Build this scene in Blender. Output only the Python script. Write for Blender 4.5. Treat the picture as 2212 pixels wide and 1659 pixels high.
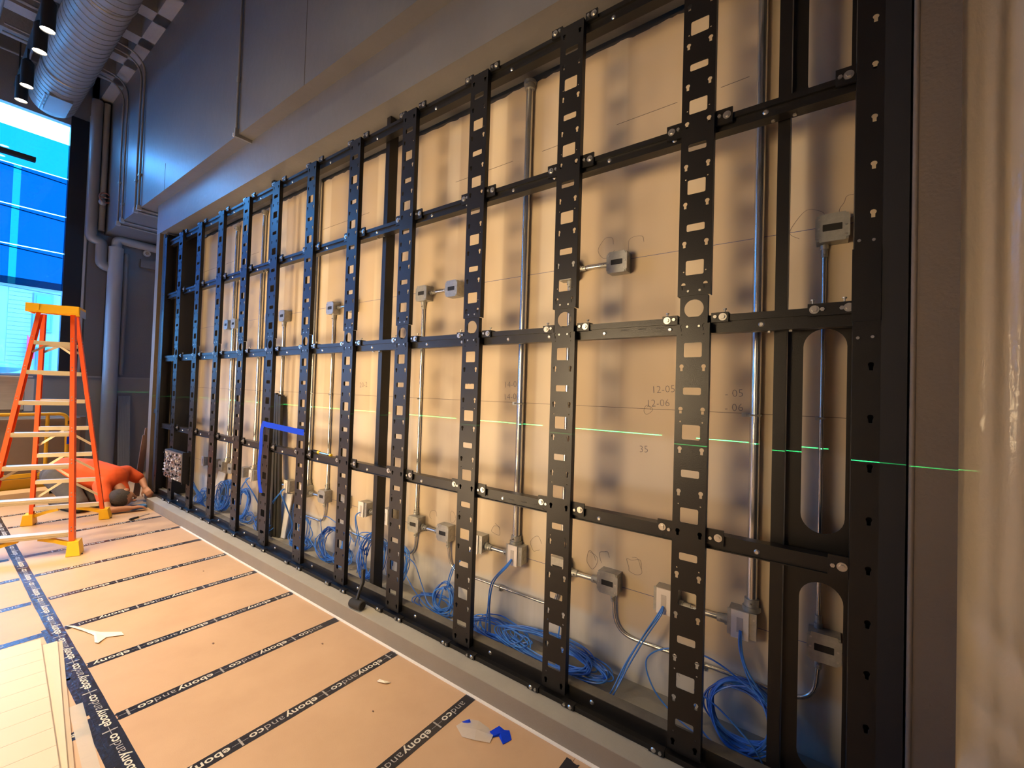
import bpy, bmesh, math, random
from mathutils import Vector, Matrix
random.seed(7)
S = bpy.context.scene
for o in list(bpy.data.objects): bpy.data.objects.remove(o, do_unlink=True)
COL = S.collection

# ------------------------------------------------------------------ camera
# X runs along the video wall, Y into it, Z up (metres, floor = 0)
FPX, YAW, PIT, ROL = 931.32, 0.6279, 0.0204, -0.0313
cam_d = bpy.data.cameras.new('camera'); cam = bpy.data.objects.new('camera', cam_d); COL.objects.link(cam)
cam_d.sensor_width = 36.0; cam_d.sensor_fit = 'HORIZONTAL'; cam_d.lens = FPX / 2212 * 36.0
cam_d.clip_start = 0.02; cam_d.clip_end = 200
def _rows():
    ca, sa = math.cos(YAW), math.sin(YAW); cb, sb = math.cos(PIT), math.sin(PIT); cc, sc = math.cos(ROL), math.sin(ROL)
    yaw = Matrix(((ca, 0, sa), (0, 1, 0), (-sa, 0, ca))); pit = Matrix(((1, 0, 0), (0, cb, -sb), (0, sb, cb))); rol = Matrix(((cc, -sc, 0), (sc, cc, 0), (0, 0, 1)))
    return rol @ pit @ yaw
_M = _rows()
def _sw(v): return Vector((v[0], v[2], v[1]))
_r, _u, _f = _sw(_M[0]), _sw(_M[1]), _sw(_M[2])
CAM = Vector((7.039, -1.842, 1.555))
mw = Matrix.Identity(4)
for i in range(3):
    mw[i][0] = _r[i]; mw[i][1] = _u[i]; mw[i][2] = -_f[i]; mw[i][3] = CAM[i]
cam.matrix_world = mw
S.camera = cam

# ------------------------------------------------------------------ world, daylight, lamps, exposure
W = bpy.data.worlds.new('world'); S.world = W; W.use_nodes = True
bg = W.node_tree.nodes['Background']; bg.inputs['Color'].default_value = (0.12, 0.43, 1.0, 1); bg.inputs['Strength'].default_value = 16.0
S.view_settings.view_transform = 'Standard'; S.view_settings.look = 'None'; S.view_settings.gamma = 1.0
S.view_settings.use_curve_mapping = False; S.view_settings.exposure = 0.6
S.cycles.use_denoising = True; S.cycles.max_bounces = 10; S.cycles.diffuse_bounces = 6; S.cycles.glossy_bounces = 4
S.cycles.sample_clamp_indirect = 8.0
XW = -2.5                                     # plane of the end wall with the shop window
por = bpy.data.lights.new('window_portal', 'AREA'); por.shape = 'RECTANGLE'; por.size = 3.9; por.size_y = 5.4; por.cycles.is_portal = True
po = bpy.data.objects.new('window_portal', por); COL.objects.link(po); po.location = (XW - 0.06, -3.29, 3.55); po.rotation_euler = (0, math.radians(-90), 0)
SPOT_COL = (1.0, 0.75, 0.46)
SPOT_W = 105.0
SPOT2_W = 420.0
FILL_COL = (1.0, 0.72, 0.40)
# four unseen warm fill spots, added low behind the camera to brighten the wall
FILL_W = 250.0
FILLS = ((0.6, 1.0, 0.40), (2.1, 2.5, 1.75), (3.6, 4.0, 0.40), (5.1, 5.4, 1.75))
for fx, tx, fz in FILLS:
    wl = bpy.data.lights.new('fill_light', 'SPOT'); wl.energy = FILL_W; wl.color = FILL_COL; wl.spot_size = math.radians(78); wl.spot_blend = 0.8; wl.shadow_soft_size = 0.5
    wo = bpy.data.objects.new('fill_light', wl); COL.objects.link(wo); wo.location = (fx, -3.1, fz)
    wo.rotation_euler = (Vector((tx, 0.35, 1.9)) - wo.location).to_track_quat('-Z', 'Y').to_euler()

# ------------------------------------------------------------------ materials
MATS = {}
def mat(name, col, rough=0.6, metal=0.0, spec=0.5, **kw):
    m = bpy.data.materials.new(name); m.use_nodes = True; b = m.node_tree.nodes['Principled BSDF']
    b.inputs['Base Color'].default_value = (*col, 1); b.inputs['Roughness'].default_value = rough; b.inputs['Metallic'].default_value = metal
    b.inputs['Specular IOR Level'].default_value = spec
    if 'alpha' in kw: b.inputs['Alpha'].default_value = kw['alpha']
    if 'trans' in kw: b.inputs['Transmission Weight'].default_value = kw['trans']
    if 'emit' in kw: b.inputs['Emission Color'].default_value = (*kw['emit'], 1); b.inputs['Emission Strength'].default_value = kw.get('es', 1.0)
    nt = m.node_tree; L = nt.links
    if 'noise' in kw:
        sc, amt, c2 = kw['noise']                       # scale, amount, second colour
        tc = nt.nodes.new('ShaderNodeTexCoord'); mp = nt.nodes.new('ShaderNodeMapping'); mp.inputs['Scale'].default_value = kw.get('stretch', (1, 1, 1))
        n = nt.nodes.new('ShaderNodeTexNoise'); n.inputs['Scale'].default_value = sc; n.inputs['Detail'].default_value = 6; n.inputs['Roughness'].default_value = 0.6
        r = nt.nodes.new('ShaderNodeValToRGB'); r.color_ramp.elements[0].position = 0.5 - 0.25; r.color_ramp.elements[1].position = 0.5 + 0.25
        r.color_ramp.elements[0].color = (*col, 1); r.color_ramp.elements[1].color = (*[a + (bb - a) * amt for a, bb in zip(col, c2)], 1)
        L.new(tc.outputs['Object'], mp.inputs['Vector']); L.new(mp.outputs['Vector'], n.inputs['Vector']); L.new(n.outputs['Fac'], r.inputs['Fac']); L.new(r.outputs['Color'], b.inputs['Base Color'])
    if 'bump' in kw:
        sc, st = kw['bump']
        tc = nt.nodes.new('ShaderNodeTexCoord'); n = nt.nodes.new('ShaderNodeTexNoise'); n.inputs['Scale'].default_value = sc; n.inputs['Detail'].default_value = 5
        bp = nt.nodes.new('ShaderNodeBump'); bp.inputs['Strength'].default_value = st; bp.inputs['Distance'].default_value = 0.01
        L.new(tc.outputs['Object'], n.inputs['Vector']); L.new(n.outputs['Fac'], bp.inputs['Height']); L.new(bp.outputs['Normal'], b.inputs['Normal'])
    MATS[name] = m; return m
mat('black_steel', (0.008, 0.0072, 0.0068), 0.36, 0.0, 0.42, noise=(6, 0.6, (0.0145, 0.013, 0.012)), bump=(260, 0.08))
mat('black_dull', (0.010, 0.010, 0.012), 0.7)
mat('zinc', (0.62, 0.60, 0.56), 0.32, 0.9, noise=(60, 0.6, (0.45, 0.44, 0.42)))
mat('galv', (0.46, 0.46, 0.43), 0.40, 0.55, noise=(45, 0.8, (0.30, 0.30, 0.285)))
mat('emt', (0.62, 0.62, 0.61), 0.25, 0.9)
mat('drywall_dust', (0.50, 0.46, 0.42), 0.9)
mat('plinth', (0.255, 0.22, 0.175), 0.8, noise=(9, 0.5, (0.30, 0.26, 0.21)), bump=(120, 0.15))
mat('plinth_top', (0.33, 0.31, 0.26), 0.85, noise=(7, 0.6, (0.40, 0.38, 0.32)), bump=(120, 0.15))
mat('grey_paint', (0.155, 0.125, 0.094), 0.65, noise=(3.0, 0.7, (0.18, 0.147, 0.113)), bump=(90, 0.25))
mat('bulk_paint', (0.135, 0.134, 0.14), 0.40, noise=(2.2, 0.8, (0.17, 0.168, 0.174)), bump=(14, 0.25))
mat('end_paint', (0.19, 0.20, 0.225), 0.45, noise=(3.5, 0.5, (0.23, 0.24, 0.265)), bump=(60, 0.2))
mat('wainscot', (0.30, 0.30, 0.305), 0.6, noise=(4, 0.4, (0.34, 0.34, 0.345)))
mat('concrete', (0.30, 0.30, 0.30), 0.75, noise=(5, 0.7, (0.40, 0.39, 0.38)), bump=(30, 0.3))
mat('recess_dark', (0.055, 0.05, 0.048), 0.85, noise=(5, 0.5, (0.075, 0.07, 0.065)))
mat('duct', (0.25, 0.245, 0.235), 0.45, 0.1)
mat('pipe_wrap', (0.36, 0.38, 0.41), 0.38, bump=(40, 0.15))
mat('pipe_paint', (0.23, 0.235, 0.245), 0.36)
mat('hardboard', (0.57, 0.385, 0.235), 0.5, 0, 0.4, noise=(3.1, 0.9, (0.49, 0.32, 0.19)), bump=(200, 0.08))
mat('tape_black', (0.020, 0.020, 0.026), 0.24, 0, 0.6, bump=(35, 0.25))
mat('tape_print', (0.62, 0.58, 0.48), 0.5)
mat('tape_print_thin', (0.36, 0.34, 0.31), 0.5)
mat('white_trim', (0.82, 0.80, 0.76), 0.5)
mat('white_plate', (0.78, 0.72, 0.66), 0.4)
mat('slot_black', (0.006, 0.006, 0.006), 0.6)
mat('cable_blue', (0.055, 0.22, 0.72), 0.35, 0, 0.5)
mat('cable_dark', (0.03, 0.12, 0.45), 0.4)
mat('tape_blue', (0.002, 0.045, 0.66), 0.6, 0, 0.15, noise=(25, 0.4, (0.003, 0.03, 0.45)))
mat('pencil', (0.14, 0.13, 0.15), 0.9)
mat('chalk_blue', (0.10, 0.115, 0.26), 0.9)
mat('seam', (0.13, 0.11, 0.10), 0.95)
mat('fiberglass_orange', (0.86, 0.105, 0.012), 0.4, 0, 0.5)
mat('ladder_yellow', (0.88, 0.50, 0.008), 0.45)
mat('aluminium', (0.66, 0.57, 0.39), 0.4, 0.3)
mat('aluminium_bare', (0.75, 0.75, 0.74), 0.3, 0.9)
mat('shirt_orange', (0.80, 0.105, 0.018), 0.85, noise=(9, 0.4, (0.62, 0.075, 0.012)), bump=(16, 0.3))
mat('trousers', (0.075, 0.070, 0.068), 0.9, noise=(14, 0.6, (0.12, 0.11, 0.105)), bump=(20, 0.35))
mat('skin', (0.50, 0.24, 0.14), 0.55, noise=(30, 0.3, (0.42, 0.19, 0.11)))
mat('hair', (0.045, 0.035, 0.03), 0.8, noise=(70, 0.9, (0.10, 0.085, 0.075)), bump=(180, 0.8))
mat('shoe', (0.03, 0.028, 0.027), 0.7)
mat('sole', (0.10, 0.095, 0.085), 0.7)
mat('pad_blue', (0.07, 0.22, 0.55), 0.6)
mat('cart_yellow', (0.72, 0.40, 0.015), 0.45)
mat('board_brown', (0.21, 0.155, 0.125), 0.7, noise=(8, 0.5, (0.25, 0.19, 0.155)))
mat('ply', (0.66, 0.47, 0.28), 0.6, noise=(5, 0.5, (0.55, 0.38, 0.22)), stretch=(1, 6, 1))
mat('film_glossy', (0.55, 0.62, 0.72), 0.12)
mat('wrap', (0.56, 0.52, 0.46), 0.25, noise=(5, 0.7, (0.40, 0.37, 0.32)), stretch=(1, 1, 8))
mat('cream', (0.64, 0.54, 0.37), 0.5, noise=(2.5, 0.5, (0.60, 0.49, 0.32)))
mat('cream2', (0.50, 0.40, 0.25), 0.45)
mat('window_black', (0.008, 0.009, 0.014), 0.5)
mat('bar_and_reflection', (0.45, 0.75, 0.85), 0.4)
mat('grey_metal', (0.34, 0.35, 0.37), 0.4, 0.3)
mat('wood_brown', (0.20, 0.12, 0.085), 0.7, noise=(6, 0.6, (0.27, 0.165, 0.115)), stretch=(4, 4, 0.4))
mat('white_plain', (0.80, 0.80, 0.80), 0.5)
mat('olive_steel', (0.045, 0.043, 0.035), 0.45, 0.2)
mat('pcb', (0.12, 0.10, 0.085), 0.5)
mat('dusty_steel', (0.085, 0.08, 0.07), 0.75, noise=(12, 0.9, (0.15, 0.14, 0.12)))
mat('chip_white', (0.70, 0.70, 0.70), 0.5); mat('chip_black', (0.02, 0.02, 0.02), 0.5); mat('chip_brown', (0.22, 0.12, 0.09), 0.5); mat('chip_tan', (0.55, 0.45, 0.33), 0.4)
mat('tool_yellow', (0.75, 0.50, 0.01), 0.4); mat('tool_black', (0.012, 0.012, 0.012), 0.5)
mat('rule_yellow', (0.70, 0.62, 0.05), 0.4)
mat('rubber', (0.02, 0.02, 0.02), 0.8)
mat('facade', (0.27, 0.265, 0.24), 0.8, noise=(3, 0.4, (0.22, 0.22, 0.20)))
mat('facade_glass', (0.10, 0.20, 0.28), 0.1)
mat('facade_frame', (0.10, 0.16, 0.22), 0.5)
mat('banner_pink', (0.80, 0.03, 0.30), 0.6)
mat('car_blue', (0.10, 0.14, 0.22), 0.25)
mat('pavement', (0.35, 0.36, 0.37), 0.9)
mat('copper', (0.30, 0.12, 0.09), 0.5, 0.3)
mat('lamp_glow', (1, 1, 1), 0.5, emit=(1.0, 0.86, 0.66), es=14)
mat('paper_white', (0.82, 0.76, 0.62), 0.7)

def wall_material():
    # drywall with vertical bands, part joint compound and part painted-in shadow, and a pale compound skirt near the curb
    m = bpy.data.materials.new('drywall'); m.use_nodes = True; nt = m.node_tree; L = nt.links; b = nt.nodes['Principled BSDF']
    b.inputs['Roughness'].default_value = 0.85; b.inputs['Specular IOR Level'].default_value = 0.25
    tc = nt.nodes.new('ShaderNodeTexCoord'); sep = nt.nodes.new('ShaderNodeSeparateXYZ'); L.new(tc.outputs['Object'], sep.inputs[0])
    def mth(op, a, v=None, b2=None):
        n = nt.nodes.new('ShaderNodeMath'); n.operation = op; L.new(a, n.inputs[0])
        if b2 is not None: L.new(b2, n.inputs[1])
        elif v is not None: n.inputs[1].default_value = v
        return n.outputs[0]
    def ramp(src, pts):
        r = nt.nodes.new('ShaderNodeValToRGB'); r.color_ramp.interpolation = 'EASE'
        while len(r.color_ramp.elements) < len(pts): r.color_ramp.elements.new(0.5)
        for e, (p, v) in zip(r.color_ramp.elements, pts): e.position = p; e.color = (v, v, v, 1)
        L.new(src, r.inputs['Fac']); return r.outputs['Color']
    def noise(scale, detail=4, stretch=(1, 1, 1)):
        mp = nt.nodes.new('ShaderNodeMapping'); mp.inputs['Scale'].default_value = stretch; L.new(tc.outputs['Object'], mp.inputs['Vector'])
        n = nt.nodes.new('ShaderNodeTexNoise'); n.inputs['Scale'].default_value = scale; n.inputs['Detail'].default_value = detail; L.new(mp.outputs['Vector'], n.inputs['Vector']); return n.outputs['Fac']
    def mix(fac, a, c):
        n = nt.nodes.new('ShaderNodeMix'); n.data_type = 'RGBA'; L.new(fac, n.inputs['Factor'])
        if isinstance(a, tuple): n.inputs['A'].default_value = (*a, 1)
        else: L.new(a, n.inputs['A'])
        if isinstance(c, tuple): n.inputs['B'].default_value = (*c, 1)
        else: L.new(c, n.inputs['B'])
        return n.outputs['Result']
    base = mix(noise(2.0, 5), (0.485, 0.388, 0.275), (0.59, 0.482, 0.345))
    fx = mth('FRACT', mth('DIVIDE', sep.outputs['X'], 0.406))
    band = ramp(fx, [(0.0, 0.9), (0.13, 0.8), (0.19, 0.0), (0.83, 0.0), (0.9, 0.9)])
    band = mth('MULTIPLY', band, None, ramp(noise(1.3, 3, (1.5, 1, 0.7)), [(0.34, 0.15), (0.6, 1.0)]))
    c1 = mix(band, base, (0.69, 0.597, 0.45))
    zz = mth('ADD', sep.outputs['Z'], None, mth('MULTIPLY', noise(5, 3, (1, 1, 0.2)), 0.10))
    skirt = ramp(mth('DIVIDE', zz, 1.0), [(0.40, 1.0), (0.46, 0.0)])
    c2 = mix(skirt, c1, mix(noise(7, 4, (2.5, 1, 0.25)), (0.44, 0.42, 0.385), (0.66, 0.64, 0.59)))
    tb = ramp(mth('ABSOLUTE', mth('SUBTRACT', sep.outputs['Z'], 1.22)), [(0.10, 0.55), (0.16, 0.0)])
    c3 = mix(tb, c2, (0.64, 0.575, 0.50))
    L.new(c3, b.inputs['Base Color'])
    bp = nt.nodes.new('ShaderNodeBump'); bp.inputs['Strength'].default_value = 0.08; L.new(noise(60, 3), bp.inputs['Height']); L.new(bp.outputs['Normal'], b.inputs['Normal'])
    MATS['drywall'] = m
wall_material()
def brick_material():
    m = bpy.data.materials.new('painted_brick'); m.use_nodes = True; nt = m.node_tree; L = nt.links; b = nt.nodes['Principled BSDF']
    tc = nt.nodes.new('ShaderNodeTexCoord'); mp = nt.nodes.new('ShaderNodeMapping'); mp.inputs['Rotation'].default_value = (math.radians(90), 0, math.radians(90)); L.new(tc.outputs['Object'], mp.inputs['Vector'])
    br = nt.nodes.new('ShaderNodeTexBrick'); br.inputs['Scale'].default_value = 1.0; br.inputs['Brick Width'].default_value = 0.21; br.inputs['Row Height'].default_value = 0.075; br.inputs['Mortar Size'].default_value = 0.006
    br.inputs['Color1'].default_value = (0.17, 0.17, 0.18, 1); br.inputs['Color2'].default_value = (0.19, 0.19, 0.20, 1); br.inputs['Mortar'].default_value = (0.125, 0.125, 0.13, 1)
    L.new(mp.outputs['Vector'], br.inputs['Vector']); L.new(br.outputs['Color'], b.inputs['Base Color']); b.inputs['Roughness'].default_value = 0.6
    bp = nt.nodes.new('ShaderNodeBump'); bp.inputs['Strength'].default_value = 0.4; bp.inputs['Distance'].default_value = 0.006; bp.invert = True; L.new(br.outputs['Fac'], bp.inputs['Height']); L.new(bp.outputs['Normal'], b.inputs['Normal'])
    MATS['painted_brick'] = m
brick_material()
def glass_material(name, col, gloss=0.06):
    m = bpy.data.materials.new(name); m.use_nodes = True; nt = m.node_tree; nt.nodes.clear()
    o = nt.nodes.new('ShaderNodeOutputMaterial'); t = nt.nodes.new('ShaderNodeBsdfTransparent'); t.inputs['Color'].default_value = (*col, 1)
    g = nt.nodes.new('ShaderNodeBsdfGlossy'); g.inputs['Roughness'].default_value = 0.03; mx = nt.nodes.new('ShaderNodeMixShader'); mx.inputs[0].default_value = gloss
    nt.links.new(t.outputs[0], mx.inputs[1]); nt.links.new(g.outputs[0], mx.inputs[2]); nt.links.new(mx.outputs[0], o.inputs[0]); MATS[name] = m
glass_material('glass_clear', (0.86, 0.95, 0.98)); glass_material('glass_blue', (0.018, 0.155, 0.26)); glass_material('glass_blue_pale', (0.07, 0.28, 0.31))
def plastic_material(name, col, rough, tr, al):
    m = bpy.data.materials.new(name); m.use_nodes = True; nt = m.node_tree; L = nt.links; b = nt.nodes['Principled BSDF']; o = nt.nodes['Material Output']
    b.inputs['Base Color'].default_value = (*col, 1); b.inputs['Roughness'].default_value = rough; b.inputs['Alpha'].default_value = al
    t = nt.nodes.new('ShaderNodeBsdfTranslucent'); t.inputs['Color'].default_value = (*col, 1); mx = nt.nodes.new('ShaderNodeMixShader'); mx.inputs[0].default_value = tr
    L.new(b.outputs[0], mx.inputs[1]); L.new(t.outputs[0], mx.inputs[2]); L.new(mx.outputs[0], o.inputs['Surface'])
    tc = nt.nodes.new('ShaderNodeTexCoord'); mp = nt.nodes.new('ShaderNodeMapping'); mp.inputs['Scale'].default_value = (2.4, 1, 1.0); n = nt.nodes.new('ShaderNodeTexNoise'); n.inputs['Scale'].default_value = 13; n.inputs['Detail'].default_value = 4; n.inputs['Distortion'].default_value = 0.3
    bp = nt.nodes.new('ShaderNodeBump'); bp.inputs['Strength'].default_value = 0.22; bp.inputs['Distance'].default_value = 0.02
    L.new(tc.outputs['Object'], mp.inputs[0]); L.new(mp.outputs[0], n.inputs['Vector']); L.new(n.outputs['Fac'], bp.inputs['Height']); L.new(bp.outputs[0], b.inputs['Normal']); L.new(bp.outputs[0], t.inputs['Normal'])
    MATS[name] = m
plastic_material('plastic_sheet', (0.74, 0.63, 0.48), 0.14, 0.42, 1.0)
plastic_material('plastic_scrap', (0.85, 0.82, 0.76), 0.25, 0.3, 0.5)

# ------------------------------------------------------------------ mesh helpers
class MB:
    def __init__(s): s.v = []; s.f = []
    def box(s, x0, x1, y0, y1, z0, z1, M=None):
        n = len(s.v); P = [Vector((x, y, z)) for z in (z0, z1) for y in (y0, y1) for x in (x0, x1)]
        if M is not None: P = [M @ p for p in P]
        s.v += P; s.f += [tuple(n + i for i in q) for q in ((0, 2, 3, 1), (4, 5, 7, 6), (0, 1, 5, 4), (2, 6, 7, 3), (0, 4, 6, 2), (1, 3, 7, 5))]; return s
    def hexa(s, P):      # 8 points, order as box
        n = len(s.v); s.v += [Vector(p) for p in P]; s.f += [tuple(n + i for i in q) for q in ((0, 2, 3, 1), (4, 5, 7, 6), (0, 1, 5, 4), (2, 6, 7, 3), (0, 4, 6, 2), (1, 3, 7, 5))]; return s
    def bar(s, a, b, w, h, up=(0, 0, 1), w2=None, h2=None):   # rectangular bar a->b
        a, b = Vector(a), Vector(b); d = (b - a).normalized(); sd = d.cross(Vector(up)).normalized(); u = sd.cross(d).normalized(); w2 = w2 or w; h2 = h2 or h
        P = []
        for c, ww, hh in ((a, w, h), (b, w2, h2)):
            for i, j in ((-1, -1), (1, -1), (-1, 1), (1, 1)): P.append(c + sd * (i * ww / 2) + u * (j * hh / 2))
        n = len(s.v); s.v += P; s.f += [tuple(n + i for i in q) for q in ((0, 1, 3, 2), (4, 6, 7, 5), (0, 4, 5, 1), (1, 5, 7, 3), (3, 7, 6, 2), (2, 6, 4, 0))]; return s
    def cyl(s, a, b, r0, r1=None, n=14, caps=True):
        a, b = Vector(a), Vector(b); r1 = r0 if r1 is None else r1; d = (b - a).normalized(); t = Vector((0, 0, 1)) if abs(d.z) < 0.9 else Vector((1, 0, 0)); e1 = d.cross(t).normalized(); e2 = d.cross(e1)
        k = len(s.v)
        for c, r in ((a, r0), (b, r1)):
            for i in range(n): q = 2 * math.pi * i / n; s.v.append(c + (e1 * math.cos(q) + e2 * math.sin(q)) * r)
        for i in range(n): j = (i + 1) % n; s.f.append((k + i, k + j, k + n + j, k + n + i))
        if caps: s.f.append(tuple(k + i for i in reversed(range(n)))); s.f.append(tuple(k + n + i for i in range(n)))
        return s
    def tube(s, pts, r, n=7, rad=None, flat=1.0):
        pts = [Vector(p) for p in pts]; k = len(s.v); m = len(pts); prev = None
        for i, p in enumerate(pts):
            d = (pts[min(i + 1, m - 1)] - pts[max(i - 1, 0)]).normalized()
            if prev is None: t = Vector((0, 0, 1)) if abs(d.z) < 0.9 else Vector((1, 0, 0)); e = d.cross(t).normalized()
            else: e = (prev - d * prev.dot(d)).normalized()
            prev = e; e2 = d.cross(e); rr = rad[i] if rad else r
            for j in range(n): q = 2 * math.pi * j / n; s.v.append(p + e * (math.cos(q) * rr) + e2 * (math.sin(q) * rr * flat))
        for i in range(m - 1):
            for j in range(n): j2 = (j + 1) % n; s.f.append((k + i * n + j, k + i * n + j2, k + (i + 1) * n + j2, k + (i + 1) * n + j))
        s.f.append(tuple(k + j for j in reversed(range(n)))); s.f.append(tuple(k + (m - 1) * n + j for j in range(n))); return s
    def ball(s, c, rx, ry=None, rz=None, nu=14, nv=9, M=None):
        ry = ry or rx; rz = rz or rx; k = len(s.v); c = Vector(c)
        for i in range(nv + 1):
            th = math.pi * i / nv
            for j in range(nu):
                ph = 2 * math.pi * j / nu; p = Vector((rx * math.sin(th) * math.cos(ph), ry * math.sin(th) * math.sin(ph), rz * math.cos(th)))
                s.v.append(c + (M @ p if M is not None else p))
        for i in range(nv):
            for j in range(nu): j2 = (j + 1) % nu; s.f.append((k + i * nu + j, k + (i + 1) * nu + j, k + (i + 1) * nu + j2, k + i * nu + j2))
        return s
    def ring(s, c, ax, R, r, n=20, m=6):
        ax = Vector(ax).normalized(); t = Vector((0, 0, 1)) if abs(ax.z) < 0.9 else Vector((1, 0, 0)); e1 = ax.cross(t).normalized(); e2 = ax.cross(e1); k = len(s.v); c = Vector(c)
        for i in range(n):
            q = 2 * math.pi * i / n; d = e1 * math.cos(q) + e2 * math.sin(q)
            for j in range(m): w = 2 * math.pi * j / m; s.v.append(c + d * (R + r * math.cos(w)) + ax * (r * math.sin(w)))
        for i in range(n):
            i2 = (i + 1) % n
            for j in range(m): j2 = (j + 1) % m; s.f.append((k + i * m + j, k + i * m + j2, k + i2 * m + j2, k + i2 * m + j))
        return s
    def quad(s, *P): n = len(s.v); s.v += [Vector(p) for p in P]; s.f.append(tuple(range(n, n + len(P)))); return s
    def slab(s, P, t):     # polygon prism: list of 3d points, extruded by vector t
        n = len(s.v); m = len(P); t = Vector(t); s.v += [Vector(p) for p in P] + [Vector(p) + t for p in P]
        s.f.append(tuple(range(n, n + m))); s.f.append(tuple(reversed(range(n + m, n + 2 * m))))
        for i in range(m): j = (i + 1) % m; s.f.append((n + j, n + i, n + m + i, n + m + j))
        return s
    def mesh(s, name, off=(0, 0, 0), fix=True):
        me = bpy.data.meshes.new(name); o = Vector(off); me.from_pydata([tuple(Vector(p) - o) for p in s.v], [], s.f)
        if fix:
            bm = bmesh.new(); bm.from_mesh(me); bmesh.ops.recalc_face_normals(bm, faces=bm.faces); bm.to_mesh(me); bm.free()
        me.update(); return me
BASE = {}
def setmat(me, m):
    me.materials.clear(); me.materials.append(MATS[m]); return me
def smooth(me, ang=40):
    me.polygons.foreach_set('use_smooth', [True] * len(me.polygons))
    try: me.set_sharp_from_angle(angle=math.radians(ang))
    except Exception: pass
def link(name, me, parent=None, loc=(0, 0, 0), rot=None):
    o = bpy.data.objects.new(name, me); COL.objects.link(o); o.location = loc
    if rot is not None: o.rotation_euler = rot
    if parent is not None: o.parent = parent; BASE[o] = BASE[parent]
    return o
def tag(o, label, cat, group=None, kind=None):
    o['label'] = label
    if cat: o['category'] = cat
    if group: o['group'] = group
    if kind: o['kind'] = kind
    return o
def thing(name, label, cat, base=(0, 0, 0), group=None):
    o = bpy.data.objects.new(name, None); COL.objects.link(o); o.empty_display_size = 0.1; o.location = base; BASE[o] = Vector(base); return tag(o, label, cat, group)
def part(name, mb, m, parent, sm=False, label=None):
    me = setmat(mb.mesh(name, BASE[parent]), m)
    if sm: smooth(me)
    o = link(name, me, parent)
    if label: o['label'] = label
    return o
def solo(name, mb, m, label, cat, group=None, sm=False):
    c = Vector((0, 0, 0))
    lo = Vector([min(p[i] for p in mb.v) for i in range(3)]); hi = Vector([max(p[i] for p in mb.v) for i in range(3)]); c = Vector(((lo.x + hi.x) / 2, (lo.y + hi.y) / 2, lo.z))
    me = setmat(mb.mesh(name, c), m)
    if sm: smooth(me)
    o = link(name, me, None, c); BASE[o] = c; return tag(o, label, cat, group)
def struct(name, mb, m, label=None, sm=False, parent=None):
    me = setmat(mb.mesh(name), m)
    if sm: smooth(me)
    o = link(name, me); BASE[o] = Vector((0, 0, 0))
    if parent is not None: o.parent = parent
    else: o['kind'] = 'structure'
    if label: o['label'] = label
    return o
def bez(pts, n=12):          # Catmull-Rom through points
    P = [Vector(p) for p in pts]; out = []
    for i in range(len(P) - 1):
        p0 = P[max(i - 1, 0)]; p1 = P[i]; p2 = P[i + 1]; p3 = P[min(i + 2, len(P) - 1)]
        for k in range(n):
            t = k / n; out.append(0.5 * ((2 * p1) + (-p0 + p2) * t + (2 * p0 - 5 * p1 + 4 * p2 - p3) * t * t + (-p0 + 3 * p1 - 3 * p2 + p3) * t ** 3))
    out.append(P[-1]); return out
def fillet(pts, r, n=8):     # polyline with rounded corners (conduit bends)
    P = [Vector(p) for p in pts]; out = [P[0]]
    for i in range(1, len(P) - 1):
        a = (P[i - 1] - P[i]); b = (P[i + 1] - P[i]); rr = min(r, a.length * 0.49, b.length * 0.49); p = P[i] + a.normalized() * rr; q = P[i] + b.normalized() * rr
        for k in range(n + 1): t = k / n; out.append(p.lerp(P[i], t).lerp(P[i].lerp(q, t), t))
    out.append(P[-1]); return out
def holed_plate(name, outline, holes, thick, y0=0.0):
    # flat sheet in the XZ plane with real punched holes; front face at y0, back at y0+thick
    cu = bpy.data.curves.new(name, 'CURVE'); cu.dimensions = '2D'; cu.fill_mode = 'BOTH'; cu.extrude = thick / 2
    for loop in [outline] + holes:
        sp = cu.splines.new('POLY'); sp.points.add(len(loop) - 1); sp.use_cyclic_u = True
        for p, (x, z) in zip(sp.points, loop): p.co = (x, z, 0, 1)
    ob = bpy.data.objects.new(name, cu); COL.objects.link(ob)
    me = bpy.data.meshes.new_from_object(ob.evaluated_get(bpy.context.evaluated_depsgraph_get()))
    bpy.data.objects.remove(ob); bpy.data.curves.remove(cu)
    for v in me.vertices: v.co = (v.co.x, y0 + thick / 2 + v.co.z, v.co.y)
    bm = bmesh.new(); bm.from_mesh(me); bmesh.ops.remove_doubles(bm, verts=bm.verts, dist=1e-6); bmesh.ops.recalc_face_normals(bm, faces=bm.faces); bm.to_mesh(me); bm.free(); me.name = name
    return me
def add_boxes(me, boxes):
    mb = MB()
    for b in boxes: mb.box(*b)
    bm = bmesh.new(); bm.from_mesh(me); t = mb.mesh('tmp'); bm.from_mesh(t); bm.to_mesh(me); bm.free(); bpy.data.meshes.remove(t); return me
def rrect(cx, cz, w, h, r=0.006, n=3):
    out = []
    for sx, sz, a0 in ((1, 1, 0), (-1, 1, 90), (-1, -1, 180), (1, -1, 270)):
        for k in range(n + 1): a = math.radians(a0 + 90 * k / n); out.append((cx + sx * (w / 2 - r) + r * math.cos(a), cz + sz * (h / 2 - r) + r * math.sin(a)))
    return out
def circ(cx, cz, r, n=14): return [(cx + r * math.cos(2 * math.pi * i / n), cz + r * math.sin(2 * math.pi * i / n)) for i in range(n)]
def keyhole(cx, cz, r=0.0088, w=0.0052, h=0.019):
    a0 = math.asin(w / r); out = []
    for k in range(11): a = -math.pi / 2 + a0 + (2 * math.pi - 2 * a0) * k / 10; out.append((cx + r * math.cos(a), cz + 0.004 + r * math.sin(a)))
    return out + [(cx - w, cz + 0.004 - h), (cx + w, cz + 0.004 - h)]
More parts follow.
